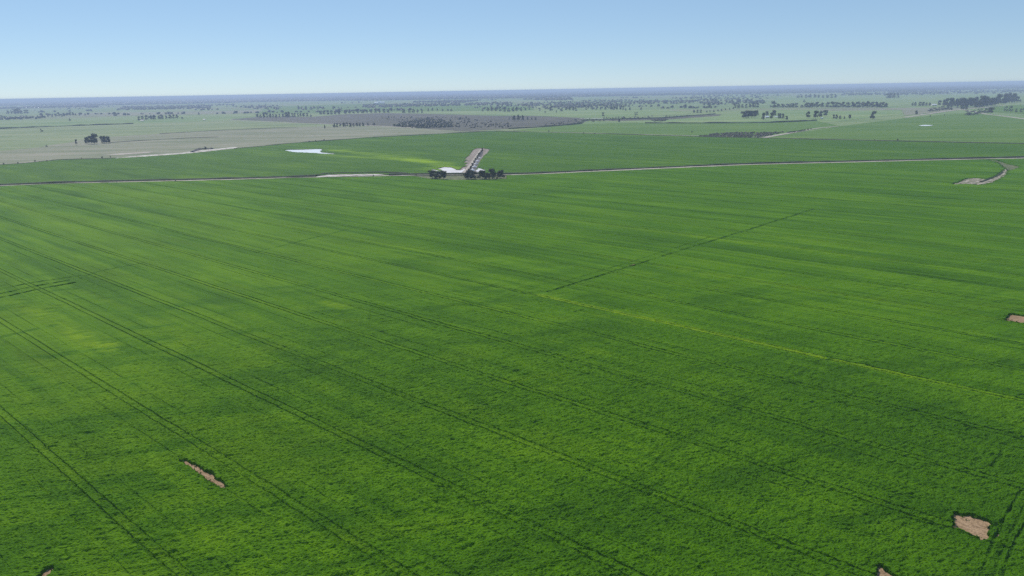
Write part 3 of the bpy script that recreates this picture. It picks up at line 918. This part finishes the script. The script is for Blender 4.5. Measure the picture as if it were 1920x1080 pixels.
def tree(px, py, hpx, cluster, name='tree', protos=None, wide=1.0, parts=False, z=0.0):
    p = at(px, py, z)
    hgt = hpx / FPX * slant(p)
    _seq[0] += 1
    r = random.Random(_seq[0] * 13 + 5)
    t, c, j = r.choice(protos or (BIG if parts else FAR))
    wide *= 0.78
    sc = (hgt * wide * r.uniform(0.85, 1.15), hgt * wide * r.uniform(0.85, 1.15), hgt)
    if parts:
        o = empty(name, p)
        for nm, me in (('trunk', t), ('crown', c)):
            q = bpy.data.objects.new(nm, me)
            COL.objects.link(q)
            q.parent = o
    else:
        o = bpy.data.objects.new(name, j)
        o.location = p
        COL.objects.link(o)
    o.scale = sc
    o.rotation_euler = (0, 0, r.uniform(0, 6.28))
    o['category'] = 'bush' if name == 'bush' else 'tree'
    clusters.setdefault(cluster, []).append((px, o))
    return o


ORD = ('first second third fourth fifth sixth seventh eighth ninth tenth eleventh twelfth thirteenth fourteenth fifteenth sixteenth seventeenth eighteenth nineteenth '
       'twentieth twenty-first twenty-second twenty-third twenty-fourth twenty-fifth twenty-sixth twenty-seventh twenty-eighth twenty-ninth thirtieth '
       'thirty-first thirty-second thirty-third thirty-fourth thirty-fifth thirty-sixth thirty-seventh thirty-eighth thirty-ninth fortieth').split()


def row(lst, cluster, **kw):
    for t in lst:
        x, y, h = t[:3]
        k2 = dict(kw)
        if len(t) > 3:
            k2['wide'] = t[3]
        tree(x, y, h, cluster, **k2)


# the grove by the track (parts show)
row([(811, 334, 15, 1.35), (822, 335.5, 15, 1.25), (831, 336.5, 17, 1.3)], 'dark tree|in the smaller grove by the track', parts=True, name='eucalyptus_tree')
row([(878, 335.5, 17, 1.3), (888, 336.3, 15, 1.35), (904, 335.5, 17, 1.3), (913, 336.3, 13, 1.2), (923, 335.5, 20, 1.15), (939, 335, 16, 1.4)], 'dark tree|in the larger grove by the track', parts=True, name='eucalyptus_tree')
row([(876, 333, 6), (898, 334, 6), (932, 335.5, 5), (817, 336, 5)], 'low dark bush|under the grove along the track', protos=DRY, name='bush', wide=1.2)
# row of small trees on the dark earth
row([(878.8, 323, 7), (882.6, 317.5, 6.5), (886, 311.5, 6), (889, 306.5, 6), (891.6, 301.5, 5.5), (895, 296.8, 5.5), (897.5, 293, 6), (900, 290, 5), (902.5, 286.5, 5), (904.5, 283, 5.5)],
    'small dark tree|up the sandy strip', parts=True, name='small_tree', wide=0.95, z=0.1)
# lone group on the stubble
row([(143.5, 272, 9.5, 0.55), (163, 269.5, 11, 0.8), (171, 270, 13, 0.95), (177.5, 270, 17, 0.95), (196, 269, 12.5, 0.85), (203.5, 269, 12, 0.9)], 'dark tree|in the lone group on the stubble paddock', parts=True, name='eucalyptus_tree')
row([(87.5, 275, 3), (78, 247, 4.5)], 'small bush|on the pasture near the lone trees', name='bush', protos=DRY)
# far row on the left pasture
row([(3, 222, 5), (15, 214, 6), (22, 214, 6), (30, 214, 8), (35, 213.5, 9), (41, 214, 6), (47, 213, 6), (52, 213, 6)], 'far dark tree|in the clump before the long white sheds')
row([(37, 222.5, 3.5), (50, 221, 4), (71, 221, 4), (79, 220.5, 4), (90, 219.5, 4.5), (98, 220, 4), (105, 219, 5), (110, 218, 6), (116, 219, 4), (120, 218, 5), (126, 217, 5), (132, 217, 6), (137, 217, 6), (142, 217, 4), (149, 217, 4), (160, 217, 4), (165, 216, 3)],
    'far round tree|in the thin line across the pale pasture')
row([(131, 227, 4.5)], 'single far bush below the thin broken line of trees', name='bush')
row([(261, 226, 7), (267, 225.5, 7), (275, 225, 8), (284, 224.5, 8), (289, 224.5, 8), (298, 223.5, 6), (303, 223.5, 8), (312, 223, 6), (319, 222.5, 7), (326, 222.5, 7), (332, 222, 7), (342, 223, 3.5)], 'far dark tree|around the small farm on the pale pasture')
row([(373, 216, 5)], 'single far tree past the small farm on the pasture')
# along the top of the fallow
row([(483, 220, 6), (489, 221, 6), (495, 221, 7), (501, 220.5, 6), (507, 221, 8), (512, 220.5, 6), (518, 220.5, 6), (524, 220, 6), (531, 220, 7), (537, 220, 9), (541, 220, 10), (548, 219.5, 7), (553, 219.5, 7), (559, 219, 6), (564, 219, 7), (570, 219, 7), (576, 219, 7), (583, 220, 5)],
    'dark tree|in the row along the top of the fallow')
row([(609, 241.5, 7, 0.6)], 'single thin tree at the lower edge of the fallow track')
row([(627, 239.5, 8), (632, 238.5, 7), (638, 238, 7), (645, 238, 8), (651, 237, 7), (657, 239, 9), (663, 238, 7), (669, 237.5, 7), (675, 237.5, 7), (681, 237, 7), (690, 235.5, 5), (701, 235, 5, 1.3)], 'dark tree|in the clump between stubble and fallow')
row([(560, 206, 8), (566, 206, 6), (574, 206, 7), (583, 206, 6), (596, 205, 5), (606, 205, 5), (625, 205, 5), (640, 205, 4)], 'far tree|in the loose line behind the dense clumps')
row([(601, 215, 7), (608, 215, 8), (615, 215, 8), (622, 215, 8), (629, 215, 7), (636, 214.5, 7), (648, 213.5, 7), (655, 213.5, 8), (663, 213, 7), (671, 213, 7), (680, 212.5, 7), (688, 212.5, 7), (696, 212.5, 7), (704, 212, 7), (712, 212, 7), (720, 211.5, 7), (728, 211.5, 6), (734, 209, 7)], 'dark tree|in the dense clumps behind the fallow')
row([(745, 208, 6), (757, 212, 7), (768, 212, 8), (775, 212, 8), (783, 212, 7), (791, 212, 7), (803, 209, 6), (811, 208, 6), (820, 208, 5), (830, 209, 5), (840, 209, 5), (846, 209, 5)], 'dark tree|in the broken line beyond the fallow')
row([(863, 224, 4), (874, 223, 5), (955, 224, 4)], 'dark bush|on the pale green behind the fallow', name='bush')
row([(905, 209, 5), (915, 209, 8), (922, 209, 9), (930, 209, 8), (938, 209, 9), (946, 210, 8), (954, 210, 8), (962, 210, 9), (969, 209, 9), (977, 209, 8), (985, 208, 6)], 'far tree|in the thick clump this side of the forest')
row([(964, 226, 10), (972, 226, 11), (980, 226, 10), (989, 225, 6), (997, 225, 5), (1004, 225, 5)], 'dark tree|in the clump at the corner of the fallow')
row([(1012, 208, 5), (1022, 212, 4), (1033, 208, 9), (1043, 211, 4), (1053, 209, 6), (1061, 207, 7), (1068, 207, 7), (1075, 208, 8), (1080, 208, 6), (1099, 206, 5), (1111, 206, 5), (1118, 206, 4), (1126, 206, 5), (1135, 206, 6), (1146, 206, 7), (1151, 206, 7), (1157, 206, 7), (1163, 206, 7), (1168, 206, 7), (1173, 208, 5), (1181, 207, 6), (1202, 207, 6)],
    'far dark tree|in the long line beyond the brown strip')
row([(1131, 218, 7)], 'single dark tree on the brown strip beside the short white track', parts=False)
row([(1161, 230, 7, 0.7)], 'lone tree standing in the light green paddock', parts=True, name='eucalyptus_tree')
row([(1191, 217, 6, 0.6), (1194.5, 216, 6, 0.6)], 'thin dark tree|in the pair above the brown strip')
row([(1301, 212, 6), (1308, 212, 6), (1314, 212, 6), (1325, 211.5, 4), (1331, 211, 4), (1338, 210.5, 4), (1346, 209, 4), (1353, 208.5, 4), (1360, 207, 4), (1368, 206, 4), (1375, 205, 4)], 'far round tree|in the slanting line left of the farm house')
row([(1378, 203, 7), (1385, 203, 7), (1392, 202.5, 7), (1399, 203, 8), (1406, 202.5, 8), (1413, 202, 9), (1420, 202, 8)], 'far tree|in the far clump behind the farm house')
row([(1394, 221.5, 12), (1399, 221, 13), (1404, 221, 13), (1409, 221, 13), (1414, 220.5, 12), (1418.5, 217.5, 10)], 'dark tree|in the dense clump beside the farm house', parts=True, name='eucalyptus_tree')
row([(1430.5, 225, 13, 0.6), (1438, 217, 8, 0.9), (1446, 224, 12, 0.7), (1451, 219, 12, 0.8), (1462, 223, 10, 0.7), (1468, 222.5, 9, 0.7), (1475, 225, 7, 0.8)], 'dark tree|around the white roofed farm house', parts=True, name='eucalyptus_tree')
row([(1515, 222, 12, 0.8), (1529, 223.5, 15, 0.8), (1538, 220, 11, 0.9), (1547, 218.5, 11, 1.0)], 'tall grey tree|in the clump with the white shed', parts=True, name='eucalyptus_tree')
row([(1563, 223.5, 8, 0.6), (1568, 223.5, 8, 0.7), (1575, 223.5, 6, 0.7), (1583, 223.5, 5, 0.7), (1593, 223.5, 8, 0.8)], 'small dark tree|in the short row past the white shed', parts=True, name='eucalyptus_tree')
row([(1636, 224, 14, 0.85)], 'lone spreading tree between the row of small trees and the lane', parts=True, name='eucalyptus_tree')
row([(1450, 202.5, 12), (1459, 202, 7), (1467, 202, 7), (1476, 202, 7), (1485, 202, 8), (1493, 202, 8), (1503, 202, 5), (1514, 202, 9), (1522, 202, 9), (1531, 202, 10), (1541, 202, 9), (1552, 201.5, 9), (1562, 202, 10), (1571, 202, 9), (1580, 202, 10), (1589, 202, 9), (1599, 202, 10), (1608, 202, 10), (1617, 202, 10), (1626, 202, 11), (1635, 202, 10), (1644, 202, 10), (1653, 202, 9), (1661, 202, 8)],
    'round dark tree|in the long straight row', wide=1.5)
row([(1495, 184, 4), (1503, 184, 5), (1511, 184, 6), (1519, 184, 7), (1527, 184, 7), (1535, 184, 6), (1543, 184, 5), (1551, 184, 6), (1559, 184, 7), (1566, 184, 7)], 'far thin tree|in the far row beyond the long straight row')
row([(1508, 192, 5)], 'single far tree between the two rows of trees')
row([(1664, 184.5, 8), (1670, 184.5, 9), (1676, 184.5, 9), (1683, 184, 8)], 'far dark tree|in the small clump before the far belt')
# the wood on the right
row([(1711, 199, 6), (1716, 199, 7), (1725, 199, 7), (1731, 199, 7), (1737, 199, 6), (1743, 199, 6)], 'dark tree|in the short line before the wood')
wood = []
for i in range(27):
    f = i / 26
    x = 1763 + f * 148
    yb_ = 199 - 0.5 * f + (2.5 * math.sin(f * 5) if f < 0.6 else -7.5 * (f - 0.6) / 0.4)
    jr_ = random.Random(i * 7 + 3)
    wood.append((x + jr_.uniform(-3, 3), yb_ + jr_.uniform(-1.5, 0.6), 9 + 3.5 * math.sin(f * 3.0) + jr_.uniform(-2.5, 4) - (4 if f > 0.95 else 0), jr_.uniform(0.6, 0.95)))
row(wood, 'dark tree|in the front of the dense wood', parts=True, name='eucalyptus_tree')
row([(1830, 203, 10), (1837, 202.5, 12), (1845, 202, 13), (1852, 200, 13), (1860, 199, 13)], 'very dark tree|in the bulge of the dense wood', parts=True, name='eucalyptus_tree')
row([(1784, 201, 15, .8), (1800, 200, 14, .8), (1818, 198.5, 13, .8), (1872, 195, 16, .8), (1884, 194, 16, .8), (1896, 193, 13, .8)], 'tall tree|rising at the back of the dense wood', parts=True, name='eucalyptus_tree')
row([(1743, 209, 5), (1748, 208.5, 6), (1754, 208, 6), (1760, 207.5, 6), (1765, 206.5, 6), (1770, 206, 7), (1776, 205.5, 8), (1783, 206, 6), (1795, 202, 4)], 'grey shrub|on the brown paddock below the wood', name='bush', protos=DRY)
row([(1804, 206, 8, 0.9), (1810, 206, 10, 0.9)], 'dark tree|at the bend of the white lane', parts=True, name='eucalyptus_tree')
row([(1718, 215, 7, 0.8)], 'lone brownish tree beside the white lane', parts=True, name='eucalyptus_tree')
row([(1744, 219, 3), (1771, 217, 2.5)], 'tiny bush|in the bright green paddock below the white lane', name='bush')
row([(1813, 216, 8), (1820, 216, 7), (1828, 215, 7), (1834, 213, 7), (1840, 211.5, 6), (1848, 212, 8)], 'brown bush|along the pale lane', name='bush', protos=DRY)
row([(1857, 214, 11, 1.0)], 'dark tree at the end of the brown bushes along the pale lane', parts=True, name='eucalyptus_tree')
row([(1886, 209, 8), (1895, 209.5, 9), (1905, 211, 6), (1914, 211, 6), (1922, 208, 9)], 'pale green bush|on the slope behind the lane', name='bush', protos=GRN)
row([(1683, 263.5, 3), (1640, 263, 2), (1820, 268, 2)], 'tiny dark bush|along the bright green paddock', name='bush')
row([(580, 266.5, 3), (592, 265.5, 3), (608, 264, 3.5), (192, 297, 3.5), (207, 295.5, 3), (66, 304, 3.5), (34, 307, 3), (153, 299, 3), (88, 303, 2.5), (7, 309, 3), (385, 280, 5)], 'little dark bush|on the fence line below the stubble', name='bush')
row([(1094, 251, 3), (1115, 252, 3), (1029, 247, 3), (983, 247.5, 2.5), (1297, 248.5, 3)], 'little dark bush|along the near edge of the light green paddock', name='bush')
row([(219, 341.5, 3), (329, 341, 3), (700, 331, 3.5), (1060, 325, 2), (780, 329.5, 3)], 'little dark bush|on the bank of the sandy track', name='bush')
for cl, items in clusters.items():
    items.sort(key=lambda q: q[0])
    if '|' not in cl:
        items[0][1]['label'] = cl
        continue
    what, where = cl.split('|')
    gname = what + 's ' + where if not what.endswith('bush') else what + 'es ' + where
    for i, (_, o) in enumerate(items):
        o['label'] = f'{ORD[i]} {what} from the left {where}'
        o['group'] = gname
print([o['label'] for v in clusters.values() for _, o in v if len(o['label'].split()) > 16])
print('trees', sum(len(v) for v in clusters.values()))

# ------------------------------------------------------------------ sand heaps among the small trees
def heap(px, py, r_, h_):
    p = at(px, py, 0.1)
    rr = random.Random(int(px * 10))
    vs, fs = [(0, 0, h_)], []
    k, rings = 12, 4
    for i in range(1, rings + 1):
        f = i / rings
        for j in range(k):
            a = 2 * math.pi * j / k
            rad = r_ * f * rr.uniform(0.85, 1.15)
            vs.append((math.cos(a) * rad * 1.2, math.sin(a) * rad, h_ * (1 - f) ** 1.1 * rr.uniform(0.8, 1.1) - (0.1 if i == rings else 0)))
    for j in range(k):
        fs.append((0, 1 + j, 1 + (j + 1) % k))
    for i in range(rings - 1):
        for j in range(k):
            a, b = 1 + i * k + j, 1 + i * k + (j + 1) % k
            fs.append((a, a + k, b + k, b))
    o = mesh_obj('sand_heap', vs, fs, M['clay'], smooth=True)
    o.location = p
    o.location.z = 0.11
    return o


hp = [(885.8, 319.5, 3.6, 2.6), (890, 313, 3.4, 2.5), (893, 307.5, 3.3, 2.4), (896.3, 302, 3.2, 2.3), (899.6, 296.5, 2.6, 1.7)]
for i, q in enumerate(hp):
    tag(heap(*q), f'{ORD[i]} white sand heap from the grove, up the row of small trees', 'sand heap', 'white sand heaps on the dark earth')


# ------------------------------------------------------------------ buildings
def building(px, py, L, Wd, eave, ridge, rot, name, label, wallm=None, doors=1, roofm=None):
    p = at(px, py)
    o = empty(name, p)
    o.rotation_euler = (0, 0, rot)
    tag(o, label, 'house' if 'house' in name else 'shed')
    a, b = L / 2, Wd / 2
    v = [(-a, -b, 0), (a, -b, 0), (a, b, 0), (-a, b, 0), (-a, -b, eave), (a, -b, eave), (a, b, eave), (-a, b, eave), (-a, 0, ridge - 0.15), (a, 0, ridge - 0.15)]
    f = [(0, 1, 5, 4), (2, 3, 7, 6), (1, 2, 6, 9, 5), (3, 0, 4, 8, 7)]
    mesh_obj('wall', v, f, wallm or M['wall'], o)
    e = 0.6
    sl = (ridge - eave) / b
    ze = eave - e * sl
    v = [(-a - e, -b - e, ze), (a + e, -b - e, ze), (a + e, 0, ridge), (-a - e, 0, ridge), (a + e, b + e, ze), (-a - e, b + e, ze)]
    v += [(x, y, z - 0.12) for x, y, z in v]
    f = [(0, 1, 2, 3), (3, 2, 4, 5), (7, 6, 9, 8), (8, 9, 11, 10), (1, 0, 6, 7), (5, 4, 10, 11), (2, 1, 7, 8), (4, 2, 8, 10), (0, 3, 9, 6), (3, 5, 11, 9)]
    mesh_obj('roof', v, f, roofm or M['roof'], o)
    for i in range(doors):
        x = -a + L * (i + 0.5) / doors
        w = min(2.2, L / doors * 0.6)
        hh = eave * 0.75
        v = [(x - w / 2, -b - .05, 0), (x + w / 2, -b - .05, 0), (x + w / 2, -b - .05, hh), (x - w / 2, -b - .05, hh), (x - w / 2, -b + .05, 0), (x + w / 2, -b + .05, 0), (x + w / 2, -b + .05, hh), (x - w / 2, -b + .05, hh)]
        mesh_obj('door', v, [(0, 1, 2, 3), (1, 5, 6, 2), (0, 3, 7, 4), (3, 2, 6, 7)], M['dark'], o)
    return o


building(1437.5, 221, 11, 9, 3.4, 6.2, 0.15, 'farm_house', 'small white roofed farm house between dark trees behind the long hedge', doors=2)
building(1540.5, 222.8, 6, 5, 2.8, 4.2, 0.3, 'shed', 'little white shed under the tall grey trees', doors=1)
building(1456, 219.8, 14, 5, 1.8, 3.0, 0.1, 'shed', 'low cream shed behind the farm house trees', doors=2)
building(50, 203, 75, 22, 6, 10, 0.05, 'shed', 'long white shed on the far plain, nearer the frame edge of two', doors=4)
building(73, 202.8, 90, 22, 6, 10, 0.05, 'shed', 'longer white shed on the far plain, next to the other white shed', doors=4)
building(1751, 198, 20, 12, 4, 7, -0.1, 'shed', 'white roofed shed at the end of the dense wood', doors=2)
building(267, 227, 14, 9, 3, 5, 0.1, 'farm_house', 'tiny grey roofed farm house among the trees on the pale pasture', doors=2, roofm=M['tin'])
building(383, 225.3, 9, 7, 3, 4.5, 0.0, 'shed', 'tiny pinkish shed alone right of the far small farm', doors=1, roofm=M['tin'])
for i, (x, y, s) in enumerate([(706, 194.5, 38), (711, 193.8, 46), (717, 194, 40)]):
    building(x, y, s, s * 0.5, 10, 16 + 4 * (i == 1), 0.1 * i, 'shed', ('smallest of three pale far sheds at the edge of the forest', 'tallest of three pale far sheds at the edge of the forest', 'last of three pale far sheds at the edge of the forest')[i], doors=2)

# ------------------------------------------------------------------ woodland masses
def lumps(points, m, name, label, faces=1):
    """many small leafy crowns in one mesh: each an uneven squat crown of facets. points = (x, y, radius, height)"""
    P = np.array(points, np.float64)
    n_ = len(P)
    rings = np.array([(0.0, 1.0, 1), (0.62, 0.88, 5), (1.0, 0.5, 5), (0.75, 0.12, 5)])
    vs = np.zeros((n_, 16, 3))
    jr = RNG.uniform(0.7, 1.3, (n_, 16))
    ph = RNG.uniform(0, 6.28, n_)
    vs[:, 0, 2] = P[:, 3] * RNG.uniform(0.85, 1.1, n_)
    vs[:, 0, :2] = P[:, :2]
    for r_i, (rr, zz, k) in enumerate(rings[1:]):
        for j in range(5):
            a = ph + 2 * math.pi * (j + 0.5 * r_i) / 5
            q = 1 + r_i * 5 + j
            vs[:, q, 0] = P[:, 0] + np.cos(a) * P[:, 2] * rr * jr[:, q]
            vs[:, q, 1] = P[:, 1] + np.sin(a) * P[:, 2] * rr * jr[:, q]
            vs[:, q, 2] = P[:, 3] * zz * RNG.uniform(0.85, 1.15, n_)
    f = [(0, 1 + j, 1 + (j + 1) % 5) for j in range(5)]
    for r_i in range(2):
        for j in range(5):
            a, b = 1 + r_i * 5 + j, 1 + r_i * 5 + (j + 1) % 5
            c, d = a + 5, b + 5
            f += [(a, c, d), (a, d, b)]
    f = np.array(f)
    F = (f[None] + (np.arange(n_) * 16)[:, None, None]).reshape(-1, 3)
    o = mesh_obj(name, vs.reshape(-1, 3), F, m)
    return tag(o, label, 'woodland', kind='stuff')


def fill_pix(poly, count, hgt, rad, seed):
    """random places inside a photo outline, spread evenly as seen"""
    r = np.random.default_rng(seed)
    xs_, ys_ = [p[0] for p in poly], [p[1] for p in poly]
    out = []
    while len(out) < count:
        x = r.uniform(min(xs_), max(xs_), 400)
        y = r.uniform(min(ys_), max(ys_), 400)
        ok = in_poly(x, y, poly)
        for a, b in zip(x[ok], y[ok]):
            p = at(a, b)
            s = r.uniform(0.45, 0.95)
            out.append((p.x, p.y, rad * s, hgt * s * r.uniform(0.85, 1.2)))
    return out[:count]


lumps(fill_pix([(737, 237), (770, 229), (800, 223), (850, 231), (846, 239), (780, 241)], 330, 9, 5.5, 1), M['forest'], 'woodland', 'dark open woodland on the lower side of the fallow')
lumps(fill_pix([(700, 219), (850, 219), (900, 226), (960, 231), (960, 240), (860, 240), (760, 232)], 260, 4.5, 4.5, 2), M['scrub'], 'scrub', 'brown scrub scattered over the fallow')
lumps(fill_pix([(1310, 256), (1335, 251.5), (1370, 248.5), (1440, 248.5), (1475, 247), (1440, 255), (1425, 257.5), (1350, 257.5)], 700, 2.6, 2.4, 3), M['scrub'], 'scrub', 'dark brown patch of dense scrub at the corner of two green paddocks')
lumps(fill_pix([(1470, 250), (1525, 241.5), (1500, 246.5)], 60, 2.5, 2.4, 4), M['bank'], 'scrub', 'dark bushes along the slanting pale track')
lumps(fill_pix([(1220, 226), (1240, 222.5), (1252, 224), (1245, 227.5), (1228, 228)], 60, 3, 5, 5), M['scrub'], 'scrub', 'small brown scrub patch beside the drain bank')
lumps(fill_pix([(1000, 238), (1090, 222), (1240, 218), (1320, 215), (1240, 222), (1100, 229)], 120, 4, 4, 15), M['scrub'], 'scrub', 'thin scrub along the brown fallow strip')
lumps(fill_pix([(218, 207), (232, 200), (300, 200), (395, 197), (395, 204), (300, 205.5), (240, 206.5)], 520, 14, 11, 6), M['forest'], 'woodland', 'long dark belt of trees behind the pale pasture')
lumps(fill_pix([(480, 205), (440, 201), (480, 196), (530, 200), (520, 206)], 90, 13, 11, 7), M['forest'], 'woodland', 'hazy clump of woodland left of the green far paddock')
lumps(fill_pix([(677, 202), (680, 197), (800, 195), (960, 192), (960, 197), (800, 200)], 420, 14, 12, 8), M['forest'], 'woodland', 'dark belt of woodland below the three pale far sheds')
lumps(fill_pix([(960, 200), (970, 194), (1120, 188), (1300, 189), (1300, 194), (1160, 197), (1020, 200)], 420, 13, 11, 9), M['forest'], 'woodland', 'broken belt of woodland in the middle distance')
lumps(fill_pix([(1308, 194.5), (1310, 191.5), (1345, 191.5), (1345, 194.5)], 60, 12, 9, 10), M['forest'], 'woodland', 'short thick hedge of trees on the green plain')
lumps(fill_pix([(1290, 190), (1300, 176), (1440, 174), (1440, 186), (1360, 190)], 170, 13, 12, 11), M['forest'], 'woodland', 'scattered trees over the plain above the farm house')
lumps(fill_pix([(1576, 179.5), (1580, 175), (1700, 173), (1800, 170), (1920, 167), (1920, 172), (1800, 175.5), (1700, 178)], 420, 14, 13, 12), M['forest'], 'woodland', 'far belt of trees beyond the pale green paddock')
lumps(fill_pix([(880, 205), (900, 196), (1160, 196), (1230, 200), (1160, 204), (1000, 206)], 130, 11, 9, 13), M['forest'], 'woodland', 'sparse trees across the plain before the forest')
# loose clumps of trees all over the far plain
rc = np.random.default_rng(15)
cl_ = []
ca_ = np.tan(rc.uniform(-0.70, 0.70, 30000))
cd_ = np.exp(rc.uniform(math.log(3600), math.log(8200), 30000))
cx_, cy_ = ca_ * cd_, cd_
cm_ = fbm(cx_ / 420, cy_ / 300, 401, 2) + 0.35 * fbm(cx_ / 1500, cy_ / 1500, 411, 2) + 0.10 * np.clip((cd_ - 3600) / 4600, 0, 1)
pick = np.nonzero((cm_ > 0.50) & ((ca_ < 0.34) | (cd_ > 6300)))[0][:800]
for i in pick:
    s_ = rc.uniform(0.6, 1.3)
    cl_.append((cx_[i], cy_[i], 9 * s_, 11 * s_ * rc.uniform(0.8, 1.25)))
print('clump trees', len(cl_))
lumps(cl_, M['forest'], 'woodland', 'loose hazy clumps of trees dotted over the far plain before the forest')
lumps(fill_pix([(0, 215), (0, 200), (220, 196), (220, 204), (120, 207)], 26, 10, 8, 14), M['forest'], 'woodland', 'few lone trees over the hazy pasture')

# the forest that runs out to the horizon
pts = []
rf = np.random.default_rng(77)
NF = 62000
az = rf.uniform(-0.72, 0.72, NF)
dd = 5600 * np.exp(rf.uniform(0, 1, NF) ** 1.0 * math.log(36000 / 5600))
fx, fy = np.tan(az) * dd, dd
edge = 6700 + 2600 * fbm(az * 7.0 + 3, az * 0, 301, 3) + 900 * sstep(-0.05, -0.4, az) + 1500 * np.clip(az - 0.3, 0, 1) * 8
gapn = fbm(fx / 2600, fy / 1800, 311, 3)
keep = (dd > edge) & (gapn > -0.26 + 0.42 * np.clip((11500 - dd) / 5000, 0, 1) - 0.4 * np.clip((dd - 13000) / 6000, 0, 1))
for x, y, d in zip(fx[keep], fy[keep], dd[keep]):
    s = rf.uniform(0.7, 1.3)
    pts.append((x, y, max(11.0, d / 731 * 1.15) * s, 15.5 * rf.uniform(0.75, 1.3)))
print('forest lumps', len(pts))
lumps(pts, M['forest'], 'forest', 'blue hazy forest stretching along the whole horizon')

# ------------------------------------------------------------------ air
HD = 1.08e-4
bx0, bx1, by0, by1, bz0, bz1 = -42000, 42000, -3500, 42000, -1.4, 103.0
v = [(x, y, z) for z in (bz0, bz1) for y in (by0, by1) for x in (bx0, bx1)]
f = [(0, 2, 3, 1), (4, 5, 7, 6), (0, 1, 5, 4), (2, 6, 7, 3), (0, 4, 6, 2), (1, 3, 7, 5)]
hm = bpy.data.materials.new('haze')
hm.use_nodes = True
hm.node_tree.nodes.clear()
out = hm.node_tree.nodes.new('ShaderNodeOutputMaterial')
pv = hm.node_tree.nodes.new('ShaderNodeVolumePrincipled')
pv.inputs['Color'].default_value = (0.58, 0.67, 0.96, 1)
pv.inputs['Density'].default_value = HD
pv.inputs['Anisotropy'].default_value = 0.0
hm.node_tree.links.new(pv.outputs[0], out.inputs['Volume'])
tag(mesh_obj('haze', v, f, hm), 'thin bluish haze over the whole plain', 'haze', kind='stuff')

# ------------------------------------------------------------------ light
SUN_AZ, SUN_EL = math.radians(-33), math.radians(46)      # azimuth from +Y, positive to +X
w = bpy.data.worlds.new('World')
S.world = w
w.use_nodes = True
nt = w.node_tree
bg = nt.nodes['Background']
sky = nt.nodes.new('ShaderNodeTexSky')
sky.sky_type = 'NISHITA'
sky.sun_disc = False
sky.sun_elevation = SUN_EL
sky.sun_rotation = SUN_AZ
sky.altitude = 500
sky.air_density = 0.70
sky.dust_density = 0.0
sky.ozone_density = 1.55
# a thin even veil of high haze over the clear sky
veil = nt.nodes.new('ShaderNodeMix')
veil.data_type = 'RGBA'
veil.blend_type = 'ADD'
veil.inputs['Factor'].default_value = 1.0
veil.inputs[7].default_value = (3.25, 5.45, 8.0, 1)
nt.links.new(sky.outputs[0], veil.inputs[6])
nt.links.new(veil.outputs[2], bg.inputs['Color'])
bg.inputs['Strength'].default_value = 0.049
L = bpy.data.lights.new('sun', 'SUN')
L.energy = 4.6
L.angle = math.radians(0.53)
L.color = (1.0, 0.95, 0.88)
lo = bpy.data.objects.new('sun', L)
COL.objects.link(lo)
d = Vector((math.sin(SUN_AZ) * math.cos(SUN_EL), math.cos(SUN_AZ) * math.cos(SUN_EL), math.sin(SUN_EL)))
lo.rotation_euler = d.to_track_quat('Z', 'Y').to_euler()
lo.location = d * 500

# ------------------------------------------------------------------ camera
cam = bpy.data.cameras.new('camera')
cam.sensor_fit = 'HORIZONTAL'
cam.sensor_width = 36
cam.lens = 36 * FPX / 1920
cam.clip_start = 1
cam.clip_end = 120000
co = bpy.data.objects.new('camera', cam)
COL.objects.link(co)
c, s = math.cos(ROLL), math.sin(ROLL)
r0, u0 = Vector((1, 0, 0)), Vector((0, math.sin(PITCH), math.cos(PITCH)))
fw = Vector((0, math.cos(PITCH), -math.sin(PITCH)))
rx, up = c * r0 - s * u0, s * r0 + c * u0
co.matrix_world = Matrix(((rx.x, up.x, -fw.x, 0), (rx.y, up.y, -fw.y, 0), (rx.z, up.z, -fw.z, H), (0, 0, 0, 1)))
S.camera = co
S.view_settings.view_transform = 'Standard'
S.view_settings.look = 'None'
S.view_settings.exposure = 0.0
S.view_settings.gamma = 1.0
S.view_settings.use_curve_mapping = False
S.cycles.max_bounces = 6
S.cycles.diffuse_bounces = 2
S.cycles.glossy_bounces = 2
S.cycles.volume_bounces = 1
S.cycles.use_denoising = False
